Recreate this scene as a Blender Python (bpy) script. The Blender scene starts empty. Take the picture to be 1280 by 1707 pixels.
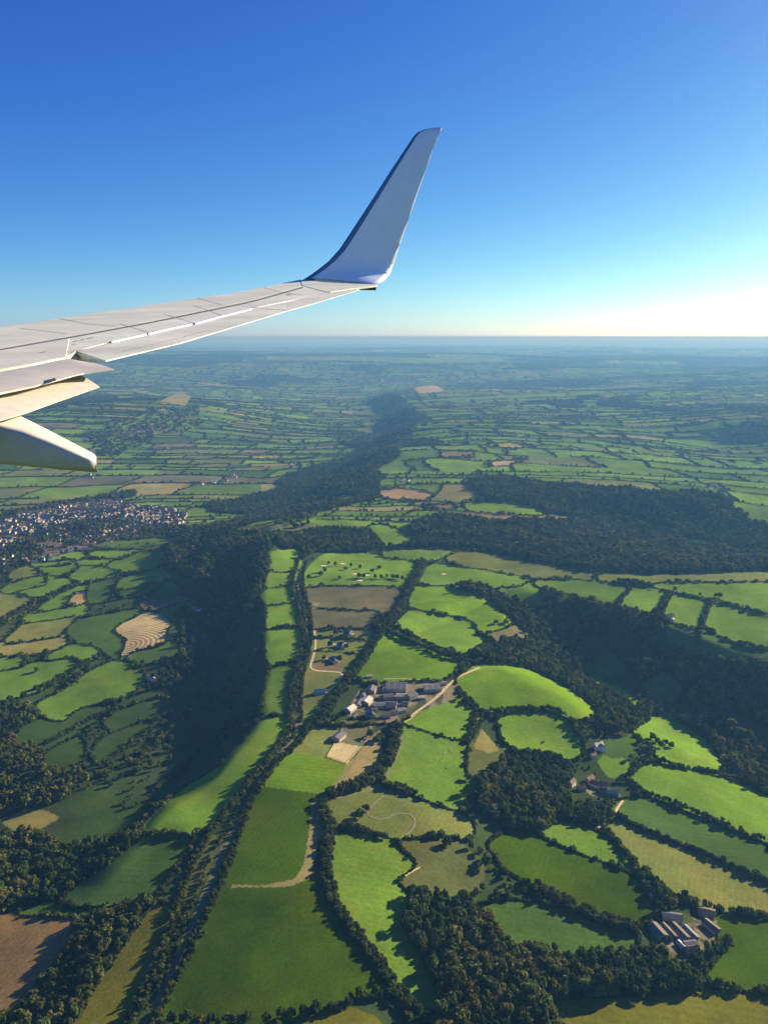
import bpy, bmesh, math, random
import numpy as np
from mathutils import Vector, Matrix
random.seed(7)
RNG = np.random.default_rng(11)
scene = bpy.context.scene
COL = scene.collection
R_ = math.radians

# ------------------------------------------------------------------ camera model
FPX, CU, CV, VH, CAMZ = 1315.0, 640.0, 853.5, 561.0, 500.0
PITCH = math.atan((CV - VH) / FPX)
cp, sp = math.cos(PITCH), math.sin(PITCH)

def ray(u, v):
    u = np.asarray(u, float) - CU
    w = CV - np.asarray(v, float)
    return np.stack([u, FPX * cp + w * sp, -FPX * sp + w * cp], -1)

def project(P):
    P = np.asarray(P, float)
    x, y, z = P[..., 0], P[..., 1], P[..., 2] - CAMZ
    d = y * cp - z * sp
    d = np.where(np.abs(d) < 1e-6, 1e-6, d)
    up = y * sp + z * cp
    u = CU + FPX * x / d
    v = CV - FPX * up / d
    return u, v, d

def depression(v):
    return PITCH + np.arctan((np.asarray(v, float) - CV) / FPX)

# ------------------------------------------------------------------ noise
def _hash(ix, iy, seed):
    h = (ix.astype(np.int64) * 374761393 + iy.astype(np.int64) * 668265263 + seed * 1274126177) & 0xFFFFFFFF
    h = ((h ^ (h >> 13)) * 1274126177) & 0xFFFFFFFF
    h = (h ^ (h >> 16)) & 0xFFFFFFFF
    return h.astype(np.float64) / 4294967295.0

def vnoise(x, y, seed=0):
    x = np.asarray(x, float); y = np.asarray(y, float)
    ix, iy = np.floor(x), np.floor(y)
    fx, fy = x - ix, y - iy
    fx = fx * fx * fx * (fx * (fx * 6 - 15) + 10); fy = fy * fy * fy * (fy * (fy * 6 - 15) + 10)
    a = _hash(ix, iy, seed); b = _hash(ix + 1, iy, seed)
    c = _hash(ix, iy + 1, seed); d = _hash(ix + 1, iy + 1, seed)
    return (a * (1 - fx) + b * fx) * (1 - fy) + (c * (1 - fx) + d * fx) * fy

def fbm(x, y, oct=4, seed=0):
    t = 0; a = 0.5; s = 0
    for k in range(oct):
        t = t + a * vnoise(x * 2 ** k + 17.3 * k, y * 2 ** k - 9.1 * k, seed + k); s += a; a *= .5
    return t / s

def sstep(a, b, x):
    t = np.clip((x - a) / (b - a), 0, 1)
    return t * t * (3 - 2 * t)

# ------------------------------------------------------------------ relief
CTRL = """430,1650,0 300,1690,-8 600,1600,0 560,1450,0 470,1500,3 450,1300,5 540,1300,3 560,1220,3 650,1160,0 560,1070,2
620,1000,2 600,960,2 540,930,5 500,1100,3 490,1000,3 690,1090,0 760,1000,0 690,950,0 465,1000,3 452,1060,2 468,1120,2 455,1200,1 450,975,1 448,1030,1 
380,1000,-52 372,1060,-70 362,1130,-76 345,1200,-78 300,1250,-70 200,1340,-68 120,1410,-62 60,1460,-52 
335,1330,-8 265,1400,-8 200,1450,-8 300,1385,-3 400,1290,0 130,1500,-22 60,1560,-14 60,1620,-14 170,1600,-8 250,1600,-3
250,1140,-86 240,1050,-72 200,1000,-72 270,990,-66 100,1100,-86 50,1200,-82 100,1260,-80 50,1350,-75 30,1000,-78 150,960,-72 250,930,-62 330,1020,-74 100,900,-86 200,860,-86 0,830,-84 300,900,-62
390,915,8 420,940,4 330,930,-28 380,885,5 440,905,5
250,760,-82 400,760,-100 500,800,-100 400,830,-95 480,740,-105 560,700,-102 330,800,-92
560,840,0 610,790,0 655,750,5 697,710,10 690,680,12 665,655,14 720,640,20 515,850,-50 565,790,-88 605,752,-98 635,718,-100 625,685,-100 605,655,-92
700,830,0 800,760,5 750,700,10 900,760,-10 720,780,0 850,720,5 640,850,0
300,665,70 250,690,30 350,690,10 200,720,-30 150,700,20 420,665,-50 500,640,-60 450,612,60 330,608,80 600,610,70 800,606,70 950,602,80 1100,610,60 1250,620,70 700,625,0 550,627,-30
800,1120,0 860,1130,-2 900,1150,-8 960,1180,-22 1000,1195,-36 900,1065,-40 960,1100,-60 1020,1150,-70 1100,1200,-76 1180,1230,-82 1260,1280,-86 870,1040,-26 800,1000,-2 840,1030,-9 780,1060,-6
950,945,0 1200,965,0 1050,970,0 980,985,-3 1150,1000,0 1280,990,5 1100,1110,-46 1230,1140,-50 1000,1078,-46 1200,1160,-62 1280,1180,-60
730,1260,-5 700,1330,-8 780,1340,-15 880,1300,-28 900,1220,-25 990,1300,-46 1130,1250,-56 1200,1330,-50 1280,1370,-55 1100,1380,-45 1200,1450,-45 940,1450,-30 1050,1500,-35 1130,1560,-35 1250,1600,-40 900,1560,-25 760,1600,-15 700,1500,-12 850,1680,-20 1100,1680,-30 640,1400,-5 720,1420,-12 760,1470,-20 650,1560,-5
780,840,0 870,850,3 960,825,18 1050,825,25 1150,835,20 1000,872,-34 1100,885,-38 1200,892,-32 900,905,-5 1000,930,-5 1100,940,-3 900,870,0
1000,760,-10 1100,780,-20 1200,790,-20 1200,740,-40 1200,700,40 1280,700,60 1050,690,0 950,680,10 1000,650,40 1250,650,40 1150,640,20
-200,1000,-80 -200,1400,-70 -200,800,-60 -150,1700,-30 1500,1000,0 1500,1300,-60 1500,1700,-40 1500,800,0 400,1900,0 900,1900,-20"""
_c = np.array([[float(a) for a in t.split(',')] for t in CTRL.split()])
_lm = (_c[:, 0] < 440) & (_c[:, 1] > 850) & (_c[:, 2] < -20); _c[_lm, 2] *= .72
_d = ray(_c[:, 0], _c[:, 1])
_t = (_c[:, 2] - CAMZ) / _d[:, 2]
_p = _d * _t[:, None]
def logpol(x, y):
    r = np.sqrt(x * x + y * y) + 1.0
    return np.arctan2(x, y), np.log(r)
_cq = np.stack(logpol(_p[:, 0], _p[:, 1]), -1)
_e2 = 0.013 ** 2
def _ker(a, b):
    d2 = (a[:, None, 0] - b[None, :, 0]) ** 2 + (a[:, None, 1] - b[None, :, 1]) ** 2
    return np.sqrt(d2 + _e2)
# scarps: plateau edges with a steep side (photo pixels on the plateau level; drop m, width m); the plateau lies to the right of the walk
def flat(u, v):
    d = ray(u, v); return d[..., :2] * (-CAMZ / d[..., 2])[..., None]
SCARPS = []
for px, drop, width in [("470,870 462,900 453,930 446,960 440,995 444,1040 445,1080 450,1115 446,1150 444,1195 412,1240 358,1294 297,1334 237,1390 167,1460 100,1512 30,1545 -90,1590", [0, 30] + [46] * 8 + [44, 40, 36, 30, 24, 18, 10, 0], 80),
                        ("850,975 890,985 960,1002 1035,1022 1090,1026 1115,1040 1160,1054 1220,1072 1280,1086 1340,1096 1420,1102", [0, 18, 30, 38, 40, 42, 44, 44, 42, 36, 0], 70),
                        ("650,630 662,655 692,682 698,708 655,748 610,790 560,840 520,890", [0, 25, 40, 45, 45, 40, 25, 0], 260)]:
    a = np.array([[float(q) for q in t.split(',')] for t in px.split()]); SCARPS.append((flat(a[:, 0], a[:, 1]), np.array(drop, float), width))
def scarps(x, y):
    out = np.zeros(len(x))
    for P, D, W in SCARPS:
        best = np.full(len(x), 1e18); sg = np.zeros(len(x)); dr = np.zeros(len(x)); wt = np.zeros(len(x)); dn = np.zeros(len(x))
        for i in range(len(P) - 1):
            a, b = P[i], P[i + 1]; e = b - a; L2 = e @ e
            t = np.clip(((x - a[0]) * e[0] + (y - a[1]) * e[1]) / L2, 0, 1)
            dx, dy = x - a[0] - t * e[0], y - a[1] - t * e[1]; d2 = dx * dx + dy * dy
            cr = e[0] * (y - a[1]) - e[1] * (x - a[0])
            m = d2 < best * (1 - 1e-9); best = np.where(m, d2, best); sg = np.where(m, np.sign(cr), sg); dn = np.where(m, D[i] + (D[i + 1] - D[i]) * t, dn); w_ = 1 / (d2 + (.6 * W) ** 2) ** 2; dr += w_ * (D[i] + (D[i + 1] - D[i]) * t); wt += w_
        s = np.sqrt(best) * sg
        s = s + 14 * (fbm(x / 70, y / 70, 2, 7) - .5) * (W / 85)
        out += np.minimum(dr / wt, 2.5 * dn) * (sstep(-W, 4, s) - 1) * (1 - .9 * sstep(2.5 * W, 9 * W, -s))
    return out
_n = len(_c)
_A = np.zeros((_n + 1, _n + 1)); _A[:_n, :_n] = _ker(_cq, _cq) - 0.0005 * np.eye(_n); _A[:_n, _n] = 1; _A[_n, :_n] = 1
_w = np.linalg.solve(_A, np.concatenate([_c[:, 2] - scarps(_p[:, 0], _p[:, 1]), [0]]))

def height(x, y):
    x = np.asarray(x, float).ravel(); y = np.asarray(y, float).ravel()
    out = np.empty(len(x))
    for i in range(0, len(x), 40000):
        q = np.stack(logpol(x[i:i+40000], y[i:i+40000]), -1)
        out[i:i+40000] = _ker(q, _cq) @ _w[:_n] + _w[_n]
    out += scarps(x, y)
    r = np.hypot(x, y)
    out = out * (1 - sstep(22000, 45000, r))
    front = 1 - sstep(.75, 1.3, np.abs(np.arctan2(x, y)))
    out = out * front
    far = sstep(2600, 9000, r)
    out += far * 230 * (fbm(x / 5200, y / 3200, 4, 3) - .5) * (1 - sstep(24000, 60000, r) * .3)
    out += sstep(12000, 30000, r) * 190 * (fbm(x / 9000, y / 6000, 3, 9) - .45)
    out += 9 * (fbm(x / 260, y / 260, 3, 5) - .5) * np.clip(r / 900, .3, 1.6)
    return out

def unproject(u, v):
    """pixel -> nearest point of the relief along that sight line"""
    u = np.atleast_1d(np.asarray(u, float)); v = np.atleast_1d(np.asarray(v, float))
    d = ray(u, v); d = d / np.linalg.norm(d, axis=1)[:, None]
    hmax = 140.0
    t = (hmax - CAMZ) / np.minimum(d[:, 2], -1e-4)
    tend = (-160.0 - CAMZ) / np.minimum(d[:, 2], -1e-4)
    done = np.zeros(len(u), bool); res = tend.copy(); prev = t.copy()
    N = 70
    for k in range(1, N + 1):
        tt = t + (tend - t) * k / N
        P = d * tt[:, None]
        below = (P[:, 2] + CAMZ) < height(P[:, 0], P[:, 1])
        hit = below & ~done
        if hit.any():
            lo, hi = prev[hit], tt[hit]; dd = d[hit]
            for _ in range(12):
                m = (lo + hi) / 2; Q = dd * m[:, None]
                b = (Q[:, 2] + CAMZ) < height(Q[:, 0], Q[:, 1])
                hi = np.where(b, m, hi); lo = np.where(b, lo, m)
            res[hit] = hi; done |= hit
        prev = tt
        if done.all(): break
    P = d * res[:, None]
    P[:, 2] = height(P[:, 0], P[:, 1])
    return P

def grow(P, k):
    a = 0.5 * np.sum(P[:, 0] * np.roll(P[:, 1], -1) - np.roll(P[:, 0], -1) * P[:, 1])
    t = np.roll(P, -1, 0) - np.roll(P, 1, 0); t /= np.linalg.norm(t, axis=1)[:, None] + 1e-9
    n = np.stack([t[:, 1], -t[:, 0]], -1) * (1 if a > 0 else -1)
    return P + n * np.array([k, k * .8])

def pts(s):
    return np.array([[float(a) for a in t.split(',')] for t in s.split()])

def inpoly(x, y, poly):
    px, py = poly[:, 0], poly[:, 1]
    inside = np.zeros(len(x), bool)
    m = (x >= px.min()) & (x <= px.max()) & (y >= py.min()) & (y <= py.max())
    idx = np.nonzero(m)[0]
    if len(idx) == 0: return inside
    xs, ys = x[idx], y[idx]; ins = np.zeros(len(idx), bool)
    j = len(px) - 1
    for i in range(len(px)):
        if py[i] != py[j]:
            c = ((py[i] > ys) != (py[j] > ys)) & (xs < (px[j] - px[i]) * (ys - py[i]) / (py[j] - py[i]) + px[i])
            ins ^= c
        j = i
    inside[idx] = ins
    return inside

def smooth_poly(P, it=2, closed=True):
    for _ in range(it):
        if closed:
            Q = np.roll(P, -1, 0)
            P = np.stack([P * .88 + Q * .12, P * .12 + Q * .88], 1).reshape(-1, 2)
        else:
            A, B = P[:-1], P[1:]
            M = np.stack([A * .75 + B * .25, A * .25 + B * .75], 1).reshape(-1, 2)
            P = np.concatenate([P[:1], M, P[-1:]])
    return P

def resample(P, step, closed=False, densify=None):
    if closed: P = np.concatenate([P, P[:1]])
    d = np.linalg.norm(np.diff(P[:, :2], axis=0), axis=1); s = np.concatenate([[0], np.cumsum(d)])
    n = max(2, int(s[-1] / step) + 1)
    t = np.linspace(0, s[-1], n)
    return np.stack([np.interp(t, s, P[:, k]) for k in range(P.shape[1])], -1)
# ------------------------------------------------------------------ the traced country (photo pixels, dropped onto the relief)
PAL = dict(g1=(.118,.212,.017), g2=(.098,.178,.018), g3=(.055,.105,.018), g4=(.120,.150,.034), g5=(.19,.185,.05), gd=(.036,.066,.014),  # gd: dim valley grass, its shadow darkness put into the colour
           tan=(.30,.225,.105), pale=(.36,.30,.15), brown=(.15,.115,.058), grey=(.115,.115,.055), scrub=(.074,.090,.025), vivid=(.108,.200,.007), deep=(.042,.080,.001), worn=(.205,.180,.070), rust=(.175,.12,.048), olive2=(.105,.110,.012))  # deep: lens falloff towards the bottom edge put into the grass colour
# description | colour | hedge height class | outline
FIELDS = """
narrow green pasture just under the town trees|g2|1|155,922 165,918 245,917 205,930 155,930
wide pale green meadow above the valley farm|g4|1|155,921 243,918 205,931 158,930
large green meadow running up to the wooded hill|g2|1|180,943 232,920 280,921 262,942 222,949 185,947
thin green strip under the wide pale meadow|g2|1|130,940 160,933 195,933 175,940 140,941
top one of the three narrow strips by the town|g2|1|60,935 100,926 143,924 140,929 75,936
middle one of the three narrow strips by the town|g2|1|55,943 75,938 125,932 120,940 70,944
green pasture under the three narrow strips|g2|1|62,947 125,941 132,946 112,958 78,954
rounded pasture between two hedge curves under the town|g2|1|118,960 140,944 175,947 200,952 160,962 140,968
small olive field at the town's wooded edge|g4|1|20,962 24,955 45,948 60,950 68,957 40,964 28,968
long green field beside the bushy stream|g2|1|5,988 40,966 78,960 78,974 50,980 15,989
curved green field along the bushy stream|g2|1|25,989 60,978 80,962 110,966 127,973 90,985 65,997 45,990
big round field at the picture's edge under the town|g4|1|-60,1000 0,993 25,991 60,1000 45,1015 10,1030 -60,1040
small tan field shaped like a leaf|tan|1|118,1002 130,988 146,985 140,1000 122,1006
green strip beside the tan leaf shaped field|g2|1|70,1018 105,995 148,976 145,984 125,990 100,1010 75,1018
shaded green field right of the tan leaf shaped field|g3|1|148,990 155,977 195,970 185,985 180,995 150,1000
upper long strip under the wooded hill|g2|1|195,979 210,967 270,952 283,960 250,970 200,983
lower long strip under the wooded hill|g3|1|198,988 245,976 270,976 240,986 205,991
dark small field at the hill wood corner|g3|1|255,997 270,978 290,976 298,985 270,997
brown ploughed strip above the striped stubble|brown|1|240,1005 290,999 320,1000 268,1013 243,1014
green field behind the long pale barn|g2|1|265,1018 300,1006 330,1004 330,1010 300,1016 285,1022
striped tan stubble field with curved swaths|stubble|1|196,1049 204,1041 250,1021 265,1030 279,1038 278,1045 272,1050 271,1072 230,1083 206,1092 210,1078 218,1064 205,1058
dark green field wrapped around the striped stubble|g3|1|118,1047 130,1040 240,1020 215,1034 195,1042 182,1052 196,1062 206,1066 205,1080 195,1094 175,1080 140,1070 122,1058
green field below the striped stubble|g3|1|217,1097 230,1086 300,1074 290,1090 235,1101
thin green strip above the two coloured meadow|g2|1|42,1035 70,1023 95,1020 148,1014 140,1021 90,1032 50,1037
meadow half green and half straw coloured|g4|1|10,1073 50,1040 110,1032 127,1030 124,1035 100,1050 100,1060 60,1067
straw yellow strip between two dark hedges|g5|1|-40,1084 0,1078 60,1070 110,1063 110,1072 60,1082 0,1093 -40,1098
green field with a ragged right end|g2|1|80,1099 110,1086 150,1076 166,1085 160,1092 135,1102 128,1094
small green field at the picture's left edge|g2|1|-50,1104 0,1100 37,1096 38,1104 0,1111 -50,1118
big open pasture with scattered tree shadows|g2|1|-60,1140 0,1128 60,1113 120,1096 128,1106 142,1112 100,1128 70,1143 30,1155 -60,1168
broad green pasture left of the white farmhouse|g2|1|65,1181 100,1165 150,1128 200,1105 225,1112 238,1130 225,1148 190,1162 130,1172 108,1202 85,1198
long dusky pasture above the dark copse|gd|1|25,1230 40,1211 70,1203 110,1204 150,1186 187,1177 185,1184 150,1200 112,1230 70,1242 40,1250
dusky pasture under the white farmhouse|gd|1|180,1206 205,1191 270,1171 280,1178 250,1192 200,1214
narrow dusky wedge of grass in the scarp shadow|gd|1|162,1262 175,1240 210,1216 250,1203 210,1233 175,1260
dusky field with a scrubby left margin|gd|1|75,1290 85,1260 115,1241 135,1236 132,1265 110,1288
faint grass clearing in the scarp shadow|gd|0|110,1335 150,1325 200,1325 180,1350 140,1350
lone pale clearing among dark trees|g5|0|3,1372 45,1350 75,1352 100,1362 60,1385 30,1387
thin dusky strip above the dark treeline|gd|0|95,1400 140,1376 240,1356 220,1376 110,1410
long curved field on the ridge shoulder|g1|1|447,1198 478,1193 482,1225 462,1240 418,1290 378,1340 350,1368 320,1384 290,1385 245,1385 300,1330 365,1290 420,1235
sloping green field above the brown field|g3|1|232,1398 318,1396 284,1440 254,1488 170,1506 110,1506 180,1450
brown earth field at the bottom edge|rust|1|-60,1540 0,1535 30,1528 130,1531 120,1555 85,1605 40,1660 0,1690 -60,1720
green margin above the brown earth field|g3|0|40,1524 175,1519 135,1531 30,1528
long olive field between wood and lane|olive2|1|245,1522 288,1505 298,1512 278,1560 238,1640 198,1710 150,1790 90,1790 122,1707 180,1620
tan rough grass beside the lane trees|scrub|0|300,1480 350,1402 368,1405 340,1450 310,1498 275,1502
olive paddock above the fence line|g4|0|526,1214 564,1213 545,1261 490,1252 510,1236
smooth green field under the olive paddock|vivid|0|488,1256 545,1264 577,1275 560,1300 530,1321 441,1310 456,1288
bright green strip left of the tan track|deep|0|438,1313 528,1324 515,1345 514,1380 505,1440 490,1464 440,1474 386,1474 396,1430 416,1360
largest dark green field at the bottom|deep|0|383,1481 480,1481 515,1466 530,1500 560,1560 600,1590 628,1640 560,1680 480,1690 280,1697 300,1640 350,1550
tan worn grass along the inside of the treeline|worn|0|516,1342 528,1326 548,1382 530,1398 520,1440 515,1463 480,1480 386,1479 388,1475 440,1475 490,1466 507,1440 517,1380
square tan paddock with pale fences|pale|0|546,1261 562,1239 600,1245 577,1272
square olive paddock beside the dark roofed barn|grey|0|570,1212 614,1212 603,1237 570,1231
tan bare ground beside the treeline bend|worn|0|610,1240 634,1214 637,1270 600,1308 560,1320 538,1328 560,1302 580,1278
grass corner at the bottom edge under the hedge|olive2|0|500,1707 560,1684 632,1710 640,1790 480,1790
wide pasture with grazing sheep|g2|1|672,1213 778,1240 775,1290 795,1310 760,1345 720,1336 700,1331 645,1303 660,1250
olive rough field with a looping track|g4|1|552,1336 640,1316 700,1332 780,1370 780,1391 700,1395 660,1394 600,1375 562,1368
bright field right of the bottom treeline|g2|1|556,1396 650,1400 695,1440 660,1470 680,1500 672,1540 700,1592 733,1660 720,1675 680,1660 642,1600 594,1540 553,1470
brown scrub slope under the looping track|scrub|0|670,1400 760,1400 810,1440 800,1490 700,1490 665,1470
bright field above the main farm|vivid|1|600,1130 642,1057 700,1086 768,1105 740,1127 620,1133
large bright dome shaped field|vivid|1|697,978 760,981 815,1001 848,1031 845,1045 800,1059 788,1032 690,1013 687,1000
green field split by a faint diagonal line|g1|1|664,1040 690,1017 785,1037 800,1060 815,1066 770,1083 720,1065
grey green rough slope by the valley trees|grey|0|800,1062 845,1048 886,1062 860,1069 822,1068
smooth bright hill field right of the pale track|vivid|1|766,1134 800,1112 840,1110 880,1116 940,1146 985,1176 1000,1194 900,1184 830,1188 800,1180
bright field under the pale farm track|g1|1|676,1202 722,1171 770,1166 795,1186 790,1206 775,1234 740,1228
green field above the round wood|g1|1|836,1196 910,1187 940,1206 960,1236 965,1258 860,1250 845,1230
pale straw triangle between hedges|g5|0|790,1246 804,1216 812,1228 830,1250 815,1254
brown rough slope beside the straw triangle|scrub|0|752,1244 790,1248 830,1256 852,1252 850,1262 800,1300 780,1292
upper grey green crop field beside the ridge lane|grey|1|511,979 666,979 660,1014 600,1016 521,1008
lower grey green crop field beside the ridge lane|grey|1|521,1019 626,1021 614,1044 526,1044
bare brown plot under the third house|brown|0|523,1110 530,1101 574,1106 570,1115 526,1117
grass plots around the detached houses|g4|0|526,1050 622,1052 588,1110 540,1180 513,1201 513,1140 530,1090
topmost of the five ridge shoulder fields|g1|1|452,957 495,955 489,972 446,980
second of the five ridge shoulder fields|g1|1|440,984 487,977 493,1002 450,1008 441,995
third of the five ridge shoulder fields|g1|1|452,1011 497,1005 502,1041 451,1046
fourth of the five ridge shoulder fields|g1|1|448,1050 499,1046 503,1075 499,1098 453,1108
lowest of the five ridge shoulder fields|g2|1|455,1115 495,1104 484,1140 480,1190 446,1190 452,1150
golf fairways between dark clumps|g1|0|506,964 530,936 560,922 600,927 688,941 690,958 680,976 507,975
golf grass left of the ridge lane|g1|0|455,950 445,920 500,916 498,942 480,953
golf grass beyond the tree belt|g1|0|703,975 716,946 790,952 880,966 868,976 800,970
pale long field below the big wood|g4|1|745,931 790,920 860,936 990,960 985,965 850,955 800,943 770,940
pale long strip at the right under the big wood|g4|1|1002,959 1100,964 1200,963 1260,957 1340,955 1340,968 1000,967
pale triangular field between two tree lines|g2|1|640,918 700,917 760,918 725,930 690,928 640,926
upper green field above the scarp wood|g2|1|890,975 950,966 1040,980 1045,990 1010,1004 960,986 920,976
green slope with long tree shadows|g2|1|832,986 880,976 905,990 910,1014 882,1014 850,996
square light field at the top of the scarp|g1|1|1036,1003 1050,984 1080,983 1112,991 1090,1012 1060,1018 1036,1013
light field between two climbing hedges|g1|1|1110,1014 1123,994 1180,1004 1166,1035 1155,1046 1115,1032
large light field right of the climbing hedges|g1|1|1174,1035 1187,1006 1280,1031 1340,1050 1340,1084 1280,1082 1220,1070
flat green field beyond the diagonal lane|g1|1|1080,975 1340,972 1340,1036 1280,1020 1190,999
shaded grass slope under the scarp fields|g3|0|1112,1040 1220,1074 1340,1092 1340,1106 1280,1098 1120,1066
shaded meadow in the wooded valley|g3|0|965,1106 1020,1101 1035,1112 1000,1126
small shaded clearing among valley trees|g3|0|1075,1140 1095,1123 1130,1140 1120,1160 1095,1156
sunlit sliver of grass in the wooded valley|g1|0|975,1138 1010,1146 1050,1165 1058,1172 1020,1158
bright field with two round trees|g1|1|1060,1216 1076,1204 1110,1203 1150,1215 1190,1250 1196,1284 1105,1271 1100,1250 1086,1231
widest light field right of the hamlet|g1|1|1056,1296 1080,1283 1110,1281 1220,1300 1260,1320 1340,1350 1340,1418 1280,1396 1180,1360 1090,1324
darkest green strip right of the hamlet|g3|1|1022,1346 1080,1336 1165,1371 1280,1421 1340,1442 1340,1478 1280,1454 1180,1419 1080,1384
light green strip under the darkest strip|g4|1|1016,1381 1030,1376 1110,1406 1190,1441 1240,1470 1340,1520 1340,1540 1280,1524 1190,1514 1120,1489 1060,1430
small field under the round wood|g2|1|906,1385 930,1371 1000,1400 1038,1430 1058,1449 980,1424 930,1404
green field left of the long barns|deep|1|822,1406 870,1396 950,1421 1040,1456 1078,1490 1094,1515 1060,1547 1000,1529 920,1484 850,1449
bowl shaped field above the bottom wood|g3|1|802,1511 850,1499 920,1511 990,1540 1053,1556 1050,1589 900,1594 846,1584 820,1550
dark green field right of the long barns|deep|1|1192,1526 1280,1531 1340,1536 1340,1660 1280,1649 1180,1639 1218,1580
olive yellow field at the bottom right corner|olive2|1|905,1671 1000,1667 1170,1656 1280,1664 1340,1668 1340,1790 960,1790 935,1707
tiny field beside the bright house|g1|0|1006,1271 1040,1276 1034,1286 1015,1284
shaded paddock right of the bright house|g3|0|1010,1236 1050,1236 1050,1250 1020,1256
large tan harvested field in the middle distance|tan|1|628,821 650,815 690,817 725,825 710,834 640,830
small tan field beside the larger harvested one|tan|1|553,833 570,826 597,827 590,835
long bright field over the dark wood|g1|1|770,840 800,838 870,843 915,855 905,859 780,852
brown strip along the top of the dark wood|brown|0|772,854 905,861 970,866 960,869 785,863
brown field beside the long bright field|brown|1|705,845 755,841 762,847 712,848
rounded green field at the big wood corner|g2|1|612,877 640,875 695,895 690,905 660,912 640,909
yellow strip field far off on the plateau|g5|1|805,741 850,739 885,746 860,748
pair of brown fields far off on the plateau|brown|1|733,753 790,755 790,762 735,760
long tan strip far off on the plateau|tan|1|818,771 880,768 850,775 815,777
bright bare top of the far left hill|g5|0|265,670 300,655 318,662 310,675
far tan field on the distant ridge|tan|0|690,648 725,643 740,650 700,655
bright clearing in the right hand forest|g1|0|1135,898 1160,900 1200,907 1200,912 1150,908
second bright clearing in the right hand forest|g1|0|1210,918 1240,914 1265,918 1265,924 1220,922
"""
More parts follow.
